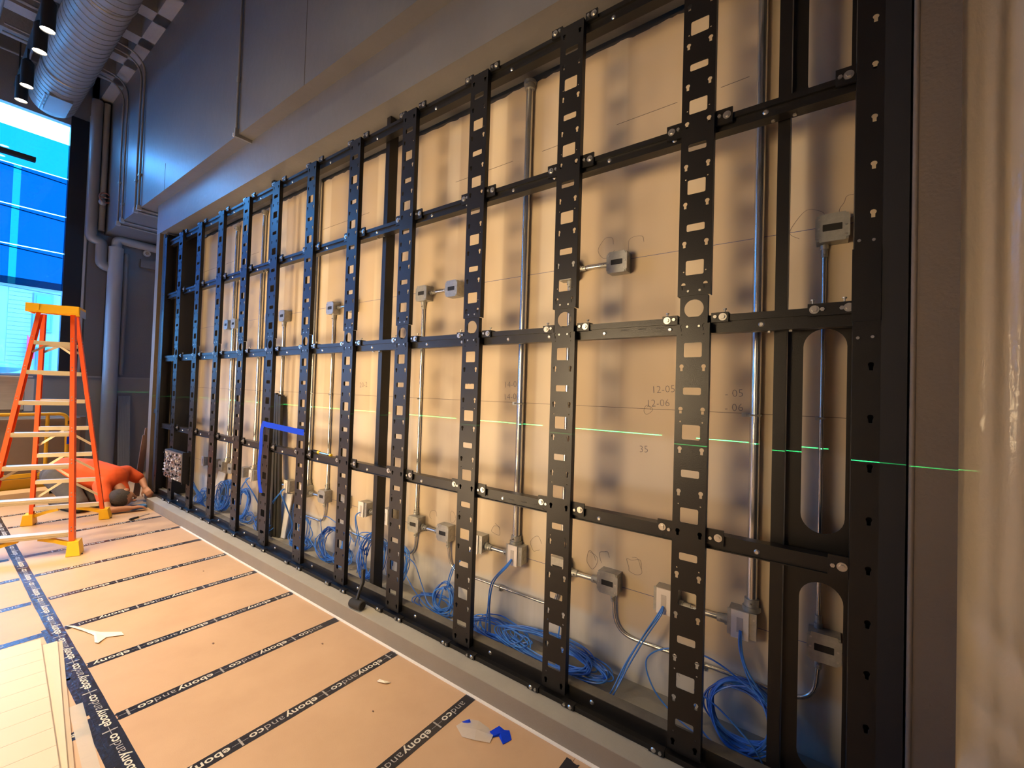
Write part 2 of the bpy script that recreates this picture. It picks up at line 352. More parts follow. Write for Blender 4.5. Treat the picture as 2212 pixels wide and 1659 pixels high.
def text_mesh(name, body, size, bold=0.0, extrude=0.0):
    cu = bpy.data.curves.new(name, 'FONT'); cu.body = body; cu.size = size; cu.offset = bold; cu.extrude = extrude; cu.resolution_u = 2
    ob = bpy.data.objects.new(name, cu); COL.objects.link(ob); me = bpy.data.meshes.new_from_object(ob.evaluated_get(bpy.context.evaluated_depsgraph_get()))
    bpy.data.objects.remove(ob); bpy.data.curves.remove(cu); me.name = name; return me

# ================================================================== THE SETTING
YB = 0.35                                      # face of the drywall behind the frame
YF = -0.02; ZS = 3.53                          # fascia plane and soffit height
YK = -0.14; ZK = 3.92                          # upper bulkhead plane and underside
ZC = 6.05                                      # underside of ceiling ribs
floor = struct('floor', MB().box(-2.9, 9.0, -6.6, 1.7, -0.12, -0.005), 'hardboard')
SEAM0, SEAMD = 0.845, 0.5945
TAPEY = -1.287
def board(x0, x1, y0, y1):
    g = 0.0016
    return struct('protection_board', MB().box(x0 + g, x1 - g, y0 + g, y1 - g, -0.005, 0.0), 'hardboard', parent=floor)
for k in range(-5, 12):
    xa = SEAM0 + SEAMD * (k - 1); xb = xa + SEAMD
    if xb < -2.5: continue
    board(max(xa, -2.5), xb, TAPEY, -0.12)
    board(max(xa, -2.5), xb, -2.5, TAPEY)
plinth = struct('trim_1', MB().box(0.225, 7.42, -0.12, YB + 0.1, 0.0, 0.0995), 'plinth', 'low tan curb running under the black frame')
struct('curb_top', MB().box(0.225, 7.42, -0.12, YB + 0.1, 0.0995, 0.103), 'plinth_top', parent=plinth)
struct('trim_2', MB().box(1.45, 7.42, -0.1335, -0.1205, 0.0, 0.007), 'white_trim', 'thin white edging strip along the foot of the curb')
wall_back = struct('wall_back', MB().box(-0.14, 7.27, YB, YB + 0.1, 0.0, 3.505), 'drywall')
struct('gap_dark_backing', MB().box(-0.14, 7.27, YB + 0.16, YB + 0.2, 3.3, 3.9), 'recess_dark', parent=wall_back)  # dark sheet added behind the gap so it reads as a shadow line
struct('wall_left', MB().box(-0.262, -0.14, YF, 0.9, 0.0, ZS), 'grey_paint')
struct('wall_right', MB().box(7.259, 7.363, YF, 1.6, 0.0, ZS), 'grey_paint')
struct('trim_3', MB().cyl((7.262, YF + 0.004, 0.0), (7.262, YF + 0.004, ZS), 0.008, n=10), 'grey_paint', 'corner bead on the right jamb', sm=True)
struct('wall_fascia', MB().box(-0.262, 8.7, YF, YB - 0.002, ZS, ZK), 'bulk_paint')
bulk = struct('wall_bulkhead', MB().box(XW, 8.7, YK, 0.9, ZK, ZC + 0.5), 'bulk_paint')
struct('panel_joint', MB().box(3.690, 3.697, YK - 0.002, YK, ZK, ZC), 'seam', parent=bulk)
struct('panel_joint', MB().box(0.415, 0.420, YK - 0.0015, YK, ZK, 4.25), 'seam', parent=bulk)
# ceiling: dark pans between concrete ribs
ceil = struct('ceiling', MB().box(XW - 0.1, 8.9, -6.6, 0.9, 6.42, 6.55), 'recess_dark')
rib_me = setmat(MB().box(-0.10, 0.10, -6.5, YK, ZC, 6.42).mesh('rib'), 'concrete')
for k in range(-3, 14):
    x = 0.93 + 0.645 * (k - 1)
    if x < XW - 0.05: continue
    o = link('rib', rib_me, ceil, (x, 0, 0)); BASE[o] = Vector((0, 0, 0))
struct('edge_beam', MB().box(XW, 8.8, YK - 0.14, YK, ZC, 6.42), 'concrete', parent=ceil)
struct('cross_beam', MB().box(XW, 8.8, -3.6, -3.3, ZC - 0.1, 6.42), 'concrete', parent=ceil)
struct('wall_front', MB().box(XW - 0.1, 8.9, -6.6, -6.5, 0, 6.5), 'wainscot')
struct('wall_far_right', MB().box(8.7, 8.9, -6.6, 1.65, 0, 6.5), 'wainscot')
struct('wall_passage', MB().box(7.2, 8.9, 1.55, 1.65, 0, 3.7), 'wainscot')
struct('ceiling_passage', MB().box(7.2, 8.9, 0.34, 1.65, ZS, ZS + 0.08), 'wainscot')
struct('wall_nook', MB().box(XW - 0.1, 0.0, 0.8, 0.9, 0, 4.0), 'end_paint')
# end wall with the shop window
WB, WT, WR, WL = 1.60, 5.50, -0.58, -6.0
endw = struct('wall_end', MB().box(XW - 0.1, XW, WR + 0.22, 0.9, WB, 6.5).box(XW - 0.1, XW, WL - 0.6, 0.9, WT, 6.5).box(XW - 0.1, XW, -6.6, WL, 0, 6.5), 'end_paint')
struct('wall_end_lower', MB().box(XW - 0.1, XW + 0.02, -6.6, 0.07, 0, WB), 'wainscot')
struct('wall_end_lower_panel', MB().box(XW - 0.1, XW + 0.02, 0.075, 0.9, 0, WB), 'wainscot')
struct('trim_4', MB().box(XW - 0.1, XW + 0.035, -6.6, 0.9, WB - 0.012, WB + 0.012), 'grey_metal', 'sill cap along the lower wall')
struct('brick_pier', MB().box(XW, XW + 0.03, WR + 0.255, -0.1, WB + 0.012, 3.75), 'painted_brick', parent=endw)
struct('flat_panel', MB().box(XW, XW + 0.02, 0.14, 0.8, WB + 0.012, 3.45), 'end_paint', parent=endw)
win = struct('window_1', MB().box(XW - 0.1, XW + 0.01, WR, WR + 0.226, WB, WT + 0.15), 'window_black', 'tall shop window with blue film panes and black jamb')
ROWS = [(WB + 0.012, 2.905, 'glass_clear'), (2.905, 3.49, 'glass_blue'), (3.49, 4.065, 'glass_blue'), (4.065, 4.66, 'glass_blue'), (4.66, 5.20, 'glass_blue_pale'), (5.20, WT, 'glass_clear')]
ycols = [WR, -1.92, -3.26, -4.6, WL]
g = 0.006                                       # film panes stop short of each other, daylight shows in the slits
for ci, (ya, yb) in enumerate(zip(ycols[:-1], ycols[1:])):
    for z0, z1, gm in ROWS:
        cols = [(yb, ya, gm)] if gm == 'glass_clear' else [(yb, -1.13 - 1.34 * ci, gm), (-1.13 - 1.34 * ci, -1.055 - 1.34 * ci, 'glass_blue_pale'), (-1.055 - 1.34 * ci, ya, gm)]
        gg = 0.002 if gm == 'glass_clear' else g
        for a0, a1, mm in cols: struct('pane', MB().box(XW - 0.055, XW - 0.05, a0, a1, z0 + gg, z1 - gg), mm, parent=win)
for y in ycols[1:-1]: struct('bar_and_reflection', MB().box(XW - 0.09, XW - 0.02, y - 0.03, y + 0.03, WB, WT), 'window_black', parent=win)
for z in (2.905, 3.49, 4.065, 4.66): struct('bar_and_reflection', MB().bar((XW - 0.14, -1.9, z + 0.02), (XW - 0.14, WR, z - 0.055), 0.02, 0.010), 'bar_and_reflection', parent=win)  # slanted pale bars stand in for reflected lines in the panes
struct('jamb_edge', MB().box(XW, XW + 0.035, WR + 0.205, WR + 0.232, WB + 0.012, 5.75), 'pipe_wrap', parent=win)
# street outside
struct('pavement', MB().box(-14, XW - 0.12, -14, 10, -0.2, -0.1), 'pavement')
fac = thing('street_building', 'pale sided building across the street seen through the window', 'building', (-9.3, -0.2, 0))
part('wall', MB().box(-9.5, -9.0, -9, 7, -0.1, 4.0), 'facade', fac)
for i in range(22): part('siding_board', MB().box(-9.0, -8.985, -0.62 if i > 2 else -1.5, -0.24, 1.45 + i * 0.105, 1.45 + i * 0.105 + 0.096), 'facade', fac)
w = part('window', MB().box(-9.0, -8.96, -0.21, 0.13, 2.72, 3.68), 'facade_frame', fac)
part('pane', MB().box(-8.97, -8.95, -0.165, 0.085, 3.22, 3.62), 'facade_glass', w); part('pane', MB().box(-8.97, -8.95, -0.165, 0.085, 2.78, 3.18), 'facade_glass', w)
d = part('door', MB().box(-9.0, -8.96, -0.12, 0.15, 0.0, 2.33), 'facade_frame', fac); part('door_panel', MB().box(-8.97, -8.94, -0.08, 0.10, 0.15, 2.27), 'facade_glass', d)
part('cornice', MB().box(-9.0, -8.9, -1.6, 0.6, 3.82, 3.98), 'facade', fac)
solo('street_banner', MB().box(-8.85, -8.83, -0.285, -0.165, 2.02, 2.56).cyl((-8.84, -0.29, 0), (-8.84, -0.29, 2.6), 0.012, n=8), 'banner_pink', 'pink banner on a pole across the street', 'banner')
um = thing('patio_umbrella', 'dark blue round parasol outside at the left edge of the window', 'umbrella', (-7.2, -0.92, -0.1))
part('canopy', MB().ball((-7.2, -0.92, 1.76), 0.42, 0.42, 0.13, 20, 10), 'car_blue', um, True); part('pole', MB().cyl((-7.2, -0.92, -0.1), (-7.2, -0.92, 1.8), 0.02, n=8), 'banner_pink', um)

# ================================================================== marks on the wall
def strip(name, x0, x1, z, h, m, dz=0.0):
    return struct(name, MB().slab([(x0, YB - 0.001, z), (x1, YB - 0.001, z + dz), (x1, YB - 0.001, z + dz + h), (x0, YB - 0.001, z + h)], (0, 0.001, 0)), m, parent=wall_back)
strip('drywall_joint', -0.1, 7.25, 1.494, 0.0022, 'seam')
strip('chalk_line', -0.1, 7.25, 2.283, 0.0022, 'chalk_blue'); strip('chalk_line', -0.1, 7.25, 0.560, 0.0022, 'chalk_blue')
for x0, x1 in ((0.2, 1.9), (3.2, 3.9), (4.9, 5.4), (5.62, 5.9), (6.10, 6.42), (6.62, 6.74)): strip('pencil_line', x0, x1, 3.035, 0.0022, 'seam', 0.004)
def wall_text(txt, x, z, size, tilt=0.0):
    me = setmat(text_mesh('handwriting', txt, size, -0.0012 * size / 0.06), 'pencil')
    o = link('handwriting', me, wall_back, (x, YB - 0.0012, z), (math.radians(90), math.radians(-tilt), 0)); BASE[o] = Vector((0, 0, 0))
for t, x, z, s in (('12-05', 6.325, 1.575, 0.052), ('12-06', 6.30, 1.505, 0.052), ('- 05', 6.665, 1.565, 0.05), ('- 06', 6.665, 1.50, 0.05), ('14-03', 5.385, 1.585, 0.056), ('14-04', 5.385, 1.508, 0.056), ('35', 6.27, 1.27, 0.05), ('20-2', 3.86, 1.56, 0.06), ('03', 5.06, 1.60, 0.056)):
    wall_text(t, x, z, s, 4)
rg = random.Random(21)
def gap_strip():
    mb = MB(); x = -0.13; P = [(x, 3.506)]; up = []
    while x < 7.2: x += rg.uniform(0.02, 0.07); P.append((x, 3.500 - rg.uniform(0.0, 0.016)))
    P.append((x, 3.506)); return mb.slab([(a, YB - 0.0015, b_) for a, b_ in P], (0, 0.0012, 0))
struct('gap_strip', gap_strip(), 'recess_dark', parent=wall_back)  # dark strip with a jagged lower edge along the wall top
def scribble(x, z, r):
    pts = [(x + r * rg.uniform(0.6, 1.2) * math.cos(q), YB - 0.0012, z + r * rg.uniform(0.6, 1.4) * math.sin(q)) for q in [i * 0.8 + rg.uniform(0, 0.3) for i in range(rg.randint(6, 11))]]
    struct('pencil_scribble', MB().tube(bez(pts, 5), 0.0007, 4), 'pencil', parent=wall_back)
for x, z, r in ((6.22, 2.36, 0.05), (6.06, 2.37, 0.045), (6.98, 2.30, 0.07), (7.12, 2.35, 0.05), (6.10, 0.69, 0.035), (6.26, 0.68, 0.045), (5.66, 0.66, 0.04), (5.36, 0.68, 0.04), (4.79, 0.66, 0.04), (6.02, 0.66, 0.04), (6.47, 0.22, 0.02), (6.31, 1.49, 0.02), (4.98, 0.69, 0.03)): scribble(x, z, r)

# ================================================================== MOUNTING FRAME
PITCH = 0.6
frame = thing('mounting_frame', 'black steel lattice frame for a video wall, bolted uprights and rails', 'frame', (3.6, 0.0, 0.103))
FB = BASE[frame]
def finst(name, me, loc, parent=frame, rot=None):
    return link(name, me, parent, Vector(loc) if parent is not frame else Vector(loc) - FB, rot)
SQ_L = [0.416, 0.747, 1.081, 1.417, 1.752]; RC_L = [0.248, 0.580, 0.914, 1.249, 1.584]
KY_L = [0.169, 0.342, 0.503, 0.675, 0.838, 1.011, 1.172, 1.345, 1.507, 1.681, 1.845]; DT_L = [0.458, 0.866, 1.124, 1.459, 1.815, 0.21]
SQ_U = [2.090, 2.425, 2.761, 3.094]; RC_U = [2.256, 2.590, 2.928, 3.262]
KY_U = [2.017, 2.190, 2.353, 2.512, 2.692, 2.851, 3.024, 3.190, 3.345]; DT_U = [2.075, 2.46, 2.748, 3.07]
HW = 0.0635
def plate(name, z0, z1, sq, rc, ky, dt):
    holes = [rrect(0.001, z, 0.070, 0.060) for z in sq] + [rrect(0.001, z, 0.070, 0.030) for z in rc]
    holes += [keyhole(sx * 0.0425 + 0.001, z) for z in ky for sx in (-1, 1)] + [circ(sx * 0.0425 + 0.001, z, 0.0032, 8) for z in dt for sx in (-1, 1)]
    me = holed_plate(name, [(-HW, z0), (HW, z0), (HW, z1), (-HW, z1)], holes, 0.003)
    add_boxes(me, [(-HW, -HW + 0.003, 0.0031, 0.032, z0, z1), (HW - 0.003, HW, 0.0031, 0.032, z0, z1)])
    return setmat(me, 'black_steel')
me_low = plate('upright', 0.1345, 1.859, SQ_L, RC_L, KY_L, DT_L)
me_up = plate('upper_plate', 1.975, 3.395, SQ_U, RC_U, KY_U, DT_U)
me_con = setmat(add_boxes(holed_plate('connector_plate', [(-0.053, 1.795), (0.054, 1.795), (0.054, 2.02), (-0.053, 2.02)], [circ(0.001, 1.921, 0.0378, 28)], 0.003, 0.0034), [(0.051, 0.054, 0.0066, 0.03, 1.86, 1.974), (-0.053, -0.05, 0.0066, 0.03, 1.86, 1.974)]), 'black_steel')
scr = setmat(MB().cyl((0, 0, 0), (0, -0.0025, 0), 0.0052, 0.0046, n=10).mesh('screw'), 'zinc')
for c in range(1, 12):
    x = c * PITCH + 0.0015
    u = finst('upright', me_low, (x, 0, 0))
    # children of the upright share its local frame
    finst('upper_plate', me_up, (0, 0, 0), u); finst('connector_plate', me_con, (0, 0, 0), u)
    for sx, z in ((-0.022, 1.994), (0.023, 1.994), (-0.022, 1.848), (0.023, 1.848)): finst('screw', scr, (sx, 0, z), u)
# end uprights (half plates with a recessed cheek)
def end_upright(xa, xb, xc, side):
    ky = KY_L + KY_U
    cx = (xa + xb) / 2 - FB.x
    x0, x1 = xa - FB.x, xb - FB.x; z0, z1 = 0.135 - FB.z, 3.44 - FB.z
    kx = (x0 + x1) / 2 + side * 0.012
    me = holed_plate('end_upright', [(x0, z0), (x1, z0), (x1, z1), (x0, z1)], [keyhole(kx, z - FB.z) for z in ky], 0.003)
    add_boxes(me, [(x0 if side > 0 else x1 - 0.003, x0 + 0.003 if side > 0 else x1, 0.0031, 0.07, z0, z1)])
    o = link('end_upright', setmat(me, 'black_steel'), frame)
    a, b = sorted((xb if side > 0 else xa, xc))
    part('end_cheek', MB().box(a, b, 0.0, 0.006, 0.104, 3.5).box(a, b, 0.03, 0.13, 0.104, 3.5), 'black_dull', o)
    return o
eu = end_upright(7.113, 7.186, 7.250, 1)
for z in (2.103, 1.848, 1.775):
    finst('screw', scr, Vector((7.126, 0, z)) - FB, eu)
finst('screw', scr, Vector((7.164, 0, 1.777)) - FB, eu); finst('screw', scr, Vector((7.164, 0, 2.10)) - FB, eu)
part('keyhole_dark_strip', MB().box(7.135, 7.1855, 0.03, 0.034, 0.11, 1.80), 'black_dull', eu)  # dark strip added so the lower keyholes look dim
part('splice_plate', MB().box(7.108, 7.184, -0.0035, 0.0, 1.83, 2.075), 'black_steel', eu)
end_upright(0.014, 0.087, -0.058, -1)
# horizontal rails: box body with a proud lip
RAILS = [(0.112, 0.172, 0.032), (0.960, 1.018, 0.034), (1.822, 1.893, 0.034), (2.640, 2.702, 0.034), (3.335, 3.405, 0.036)]
BOLT_WASH = setmat(MB().cyl((0, 0, 0), (0, -0.0025, 0), 0.0150, n=18).cyl((0, -0.0026, 0), (0, -0.008, 0), 0.0085, n=6).mesh('bolt'), 'zinc')
BOLT_SM = setmat(MB().cyl((0, 0, 0), (0, -0.006, 0), 0.0072, n=6).mesh('small_bolt'), 'zinc')
BOLT_CARR = setmat(MB().cyl((0, 0, 0), (0, -0.004, 0), 0.0105, 0.006, n=12).mesh('bolt'), 'zinc')
PIN = setmat(MB().cyl((0, 0, 0), (0, 0, 0.012), 0.0028, n=8).cyl((0, 0, 0.0121), (0, 0, 0.017), 0.0068, n=8).mesh('levelling_screw'), 'galv')
for smm in (BOLT_WASH, BOLT_SM, BOLT_CARR, PIN, scr): smooth(smm, 35)
xr0, xr1 = -0.02, 7.20
for ri, (z0, z1, y0) in enumerate(RAILS):
    mb = MB()
    if ri == 0:
        mb.box(xr0, xr1, 0.030, 0.034, 0.1045, z1); mb.box(xr0, xr1, 0.0341, 0.095, z1 - 0.004, z1); mb.box(xr0, xr1, -0.022, 0.0299, 0.1045, 0.108); mb.box(xr0, xr1, -0.022, -0.018, 0.1081, 0.126)
    elif ri == 1:
        mb.box(xr0, xr1, y0, y0 + 0.05, z0 + 0.012, z1); mb.box(xr0, xr1, y0 - 0.006, y0 + 0.05, z0, z0 + 0.004); mb.box(xr0, xr1, y0 + 0.004, y0 + 0.05, z0 + 0.0041, z0 + 0.0119)
    elif ri == 2:
        mb.box(xr0, xr1, y0 - 0.004, y0 + 0.046, z1 - 0.026, z1); mb.box(xr0, xr1, y0 + 0.004, y0 + 0.046, z0, z1 - 0.0261)
    else:
        mb.box(xr0, xr1, y0 - 0.004, y0 + 0.05, z1 - 0.022, z1); mb.box(xr0, xr1, y0 + 0.008, y0 + 0.05, z0 + 0.0061, z1 - 0.0221); mb.box(xr0, xr1, y0 - 0.002, y0 + 0.05, z0, z0 + 0.006)
    rail = part('rail', mb, 'black_steel', frame)
    if ri == 0: part('top_flange', MB().box(xr0, xr1, 0.0341, 0.095, z1 + 0.0001, z1 + 0.0015), 'dusty_steel', rail)
    for c in range(1, 12):
        x = c * PITCH
        if ri not in (0, 4):
            zb = {1: 0.984, 2: 1.846, 3: 2.668}[ri]; yb = {1: y0, 2: y0 + 0.004, 3: y0 + 0.008}[ri]
            for dx in ((0.24, -0.10) if c % 2 else (0.20, -0.10)): finst('bolt', BOLT_CARR, Vector((x + dx, yb, zb)) - FB, rail)
        if ri == 0: finst('bolt', BOLT_CARR, Vector((x + 0.19, 0.030, 0.142)) - FB, rail)
        if ri == 4: finst('bolt', BOLT_CARR, Vector((x + 0.2, y0 + 0.008, 3.36)) - FB, rail)
    if ri in (1, 2, 3):            # slots punched along the rail, splice joints
        for c in range(0, 12):
            for q in (0.28, 0.36, 0.44): part('slot', MB().box(c * PITCH + q, c * PITCH + q + 0.035, y0 + {1: -0.0004, 2: 0.0036, 3: 0.0076}[ri], y0 + {1: 0, 2: 0.004, 3: 0.008}[ri], (z0 + z1) / 2 - 0.004, (z0 + z1) / 2), 'slot_black', rail) if (c * 3 + ri) % 4 == 0 else None
    # clip brackets either side of every upright
    for c in range(1, 12):
        x = c * PITCH
        for s in (-1, 1):
            if ri == 0: za, zb2, yb, zbolt = 0.106, 0.130, -0.030, 0.117
            elif ri == 1: za, zb2, yb, zbolt = 0.981, 1.042, 0.020, 1.011
            elif ri == 2: za, zb2, yb, zbolt = 1.862, 1.901, 0.020, 1.882
            elif ri == 3: za, zb2, yb, zbolt = 2.660, 2.722, 0.020, 2.693
            else: za, zb2, yb, zbolt = 3.385, 3.428, 0.020, 3.408
            xa, xb = sorted((x + s * (HW + 0.0016), x + s * 0.128)); t = 0.0085 if ri else 0.006
            mb = MB().box(xa, xb, yb, yb + t, za, zb2)
            if ri == 2: mb.box(xa, xb, yb + t + 0.0001, yb + 0.045, zb2 - 0.006, zb2)
            if ri == 0: mb.box(xa, xb, yb + t + 0.0001, 0.0, zb2 - 0.003, zb2)
            br = part('bracket', mb, 'black_steel', frame)
            finst('bolt', BOLT_WASH if ri else BOLT_CARR, Vector((x + s * 0.108, yb, zbolt)) - FB, br)
            finst('small_bolt', BOLT_SM, Vector((x + s * 0.080, yb, zbolt + (0.002 if ri != 1 else -0.005))) - FB, br)
            if ri == 2:
                finst('levelling_screw', PIN, Vector((x + s * 0.112, yb + 0.02, zb2)) - FB, br)
# brackets at the right end
for za, zb2, xa, xl in ((1.862, 1.905, 6.985, ((7.005, 0), (7.028, 1), (7.083, 1), (7.102, 0))), (0.965, 1.035, 7.055, ((7.068, 1), (7.094, 0))), (2.665, 2.725, 7.055, ((7.068, 1), (7.092, 0)))):
    br = part('bracket', MB().box(xa, 7.112, 0.018, 0.026, za, zb2), 'black_steel', frame)
    for bx_, k in xl: finst('small_bolt' if k else 'bolt', BOLT_SM if k else BOLT_WASH, Vector((bx_, 0.018, (za + zb2) / 2)) - FB, br)
    if za > 1.8 and za < 2: [finst('levelling_screw', PIN, Vector((q, 0.03, zb2)) - FB, br) for q in (7.0, 7.09)]
# upright posts behind the rails, and slotted closing panels at both ends
for x in (0.30, 2.71, 4.458, 6.899):
    p = part('post', MB().box(x - 0.0215, x + 0.0195, 0.0960, 0.172, 0.112, 3.525), 'black_steel', frame)
    part('foot_plate', MB().box(x - 0.07, x + 0.07, 0.0965, 0.20, 0.1035, 0.1115), 'black_steel', p)
    for bx_ in (-0.05, 0.05): finst('bolt', BOLT_SM, Vector((x + bx_, 0.12, 0.1116)) - FB, p, (math.radians(-90), 0, 0))
    for z0, z1, y0 in RAILS[1:4]:
        for bx_ in (-0.035, 0.035): finst('bolt', BOLT_SM, Vector((x + bx_, y0 + 0.03, z0 - 0.0005)) - FB, p, (math.radians(90), 0, 0))
def stad(cx, z0, z1, r, n=14):
    o = [(cx + r * math.cos(math.pi * k / n), z1 - r + r * math.sin(math.pi * k / n)) for k in range(n + 1)]
    return o + [(cx - r * math.cos(math.pi * k / n), z0 + r - r * math.sin(math.pi * k / n)) for k in range(n + 1)]
for x0, x1, cx in ((6.921, 7.14, 7.037), (0.062, 0.277, 0.163)):
    for z0, z1, hz0, hz1, r in ((0.115, 0.985, 0.20, 0.894, 0.066), (0.99, 1.90, 1.072, 1.829, 0.066), (2.665, 3.48, 2.744, 3.36, 0.03)):
        hole = stad(cx, hz0, hz1, r) if r > 0.05 else rrect(cx, (hz0 + hz1) / 2, 0.132, hz1 - hz0, r, 5)
        me = holed_plate('closing_panel', [(x0 - FB.x, z0 - FB.z), (x1 - FB.x, z0 - FB.z), (x1 - FB.x, z1 - FB.z), (x0 - FB.x, z1 - FB.z)], [[(a - FB.x, b - FB.z) for a, b in hole]], 0.004, 0.128)
        link('closing_panel', setmat(me, 'black_steel'), frame)
part('side_wing', MB().box(0.283, 0.287, 0.1725, 0.30, 0.115, 3.5), 'black_steel', frame)

# ================================================================== ELECTRICAL BOXES, CONDUIT
YBX = 0.276                                     # front of the steel boxes
ORD = ['first', 'second', 'third', 'fourth', 'fifth', 'sixth', 'seventh', 'eighth', 'ninth', 'tenth', 'eleventh', 'twelfth', 'thirteenth', 'fourteenth', 'fifteenth', 'sixteenth', 'seventeenth', 'eighteenth', 'nineteenth', 'twentieth', '21st', '22nd', '23rd']
def box_body():
    mb = MB().box(-0.052, 0.052, 0.004, YB - YBX, -0.052, 0.052); return setmat(mb.mesh('box_body'), 'galv')
def cover_mesh():
    c = 0.014; o = [(-0.056 + c, -0.056), (0.056 - c, -0.056), (0.056 - c + 0.003, -0.056 + c * 0.7), (0.056, -0.056 + c), (0.056, 0.056 - c), (0.056 - c * 0.7, 0.056 - c), (0.056 - c, 0.056), (-0.056 + c, 0.056), (-0.056 + c * 0.7, 0.056 - c), (-0.056, 0.056 - c), (-0.056, -0.056 + c), (-0.056 + c * 0.7, -0.056 + c)]
    return setmat(holed_plate('cover', o, [rrect(0, 0, 0.064, 0.028, 0.002, 1)], 0.004, 0.0), 'galv')
BOXB, COVR = box_body(), cover_mesh()
SLOT = setmat(MB().box(-0.0318, 0.0318, 0.0018, 0.0038, -0.0138, 0.0138).mesh('outlet_slot'), 'slot_black')
SCRW = setmat(MB().cyl((0, 0, 0), (0, -0.002, 0), 0.004, n=8).mesh('screw'), 'zinc')
KNOCK = setmat(MB().cyl((0.0522, 0, 0), (0.0532, 0, 0), 0.013, n=14).mesh('knockout'), 'galv')
PLATE = setmat(MB().box(-0.046, 0.022, -0.0075, -0.0015, -0.062, 0.056).mesh('face_plate'), 'white_plate')
PLSLT = setmat(MB().box(-0.024, 0.0, -0.0090, -0.0076, -0.034, 0.028).box(-0.0185, -0.0055, -0.0095, -0.0091, -0.03, 0.012).mesh('cable_port'), 'drywall_dust')
def jbox(x, z, kind, label, group):
    t = thing('junction_box', label, 'junction box', (x, YBX, z), group)
    link('box_body', BOXB, t)
    link('knockout', KNOCK, t, (0, 0.035, 0.02)); link('knockout', KNOCK, t, (0, 0.04, -0.022))
    if kind == 'slot':
        c = link('cover', COVR, t); link('outlet_slot', SLOT, c)
        for sx, sz in ((-0.043, 0.036), (0.043, -0.036), (-0.044, -0.002), (0.044, 0.002)): link('screw', SCRW, c, (sx, 0, sz))
    else:
        c = link('cover', setmat(MB().box(-0.056, 0.056, 0.0, 0.004, -0.056, 0.056).mesh('cover'), 'galv'), t)
        p = link('face_plate', PLATE, t, (0.006, 0, 0)); link('cable_port', PLSLT, p)
        link('screw', SCRW, c, (0.046, 0, 0.03))
    return t
UPX = [7.055, 6.150, 5.850, 4.960, 4.660, 3.760, 3.480, 2.620, 2.320, 1.480, 1.280]
for i, x in enumerate(UPX):
    jbox(x, 2.256, 'slot', f'grey steel junction box with black slot in the upper row, {ORD[i]} from the right', 'junction boxes in the upper row')
LOWX = [(7.050, 's'), (6.762, 'd'), (6.440, 'd'), (6.145, 's'), (5.850, 's'), (5.553, 'd'), (5.250, 'd'), (4.956, 's'), (4.660, 's'), (4.360, 'd'), (4.060, 'd'), (3.760, 's'), (3.464, 's'), (3.160, 'd'), (2.860, 'd'), (2.560, 's'), (2.110, 'd'), (1.860, 'd'), (1.560, 's'), (1.300, 's'), (1.050, 'd'), (0.800, 'd')]
for i, (x, k) in enumerate(LOWX):
    jbox(x, 0.590, 'slot' if k == 's' else 'data', f'{"grey steel junction box with black slot" if k == "s" else "steel junction box with pale cable plate"} in the lower row, {ORD[i]} from the right', 'junction boxes in the lower row')
NC = [0]
def conduit(pts, r, label, conn=(), clamps=(), bend=0.09, coup=None):
    P = fillet(pts, bend) if len(pts) > 2 else [Vector(p) for p in pts]
    c = Vector(pts[0]); t = thing('conduit', label, 'conduit', (c.x, c.y, min(p[2] for p in pts)))
    part('pipe', MB().tube(P, r, 12), 'emt', t, True)
    for a, d in conn:        # connector at point a pointing along d
        a = Vector(a); d = Vector(d).normalized(); part('connector', MB().cyl(a, a + d * 0.018, r * 1.75, n=12).cyl(a + d * 0.0181, a + d * 0.05, r * 1.4, n=12).cyl(a + d * 0.035 + Vector((0, -r * 1.3, 0)), a + d * 0.035 + Vector((0, -r * 2.1, 0)), 0.004, n=8), 'galv', t, True)
    for a, ax in clamps:
        a = Vector(a)
        if ax == 'z': part('clamp', MB().box(a.x - r * 2.6, a.x - r * 1.02, a.y - 0.002, YB - 0.001, a.z - 0.009, a.z + 0.009).tube([(a.x + r * 1.12 * math.cos(q), a.y + r * 1.12 * math.sin(q), a.z) for q in [math.pi + 0.3 * k for k in range(12)]], 0.004, 5).cyl((a.x - r * 1.8, a.y - 0.003, a.z), (a.x - r * 1.8, a.y - 0.012, a.z), 0.005, n=8), 'galv', t)
        else: part('clamp', MB().box(a.x - 0.009, a.x + 0.009, a.y - 0.002, YB - 0.001, a.z - r * 2.6, a.z - r * 1.02).tube([(a.x, a.y + r * 1.12 * math.sin(q), a.z + r * 1.12 * math.cos(q)) for q in [math.pi + 0.3 * k for k in range(12)]], 0.004, 5).cyl((a.x, a.y - 0.003, a.z - r * 1.8), (a.x, a.y - 0.012, a.z - r * 1.8), 0.005, n=8), 'galv', t)
    if coup is not None: part('coupling', MB().cyl((pts[0][0], pts[0][1], coup - 0.05), (pts[0][0], pts[0][1], coup + 0.05), r * 1.25, n=14), 'galv', t, True)
    return t
yc = YB - 0.03
def vert(x, z0, z1, r, label, top=False, bot=True, mids=(1.49, 2.83)):
    y = YB - r - 0.004
    return conduit([(x, y, z0), (x, y, z1)], r, label, ([((x, y, z0), (0, 0, 1))] if bot else []) + ([((x, y, z1), (0, 0, -1))] if top else []), [((x, y, z), 'z') for z in mids if z0 < z < z1])
vert(6.793, 0.642, 3.505, 0.0205, 'thick galvanised conduit rising right of the nearest full upright to the soffit')
vert(5.535, 0.642, 3.485, 0.0225, 'thick galvanised conduit rising between the second and third nearest uprights', top=True)
vert(7.030, 0.642, 2.204, 0.0085, 'thin conduit behind the oval cut-outs at the right end', top=True)
vert(5.850, 0.642, 2.204, 0.0115, 'thin conduit hidden behind the second nearest upright', top=True, mids=(1.49,))
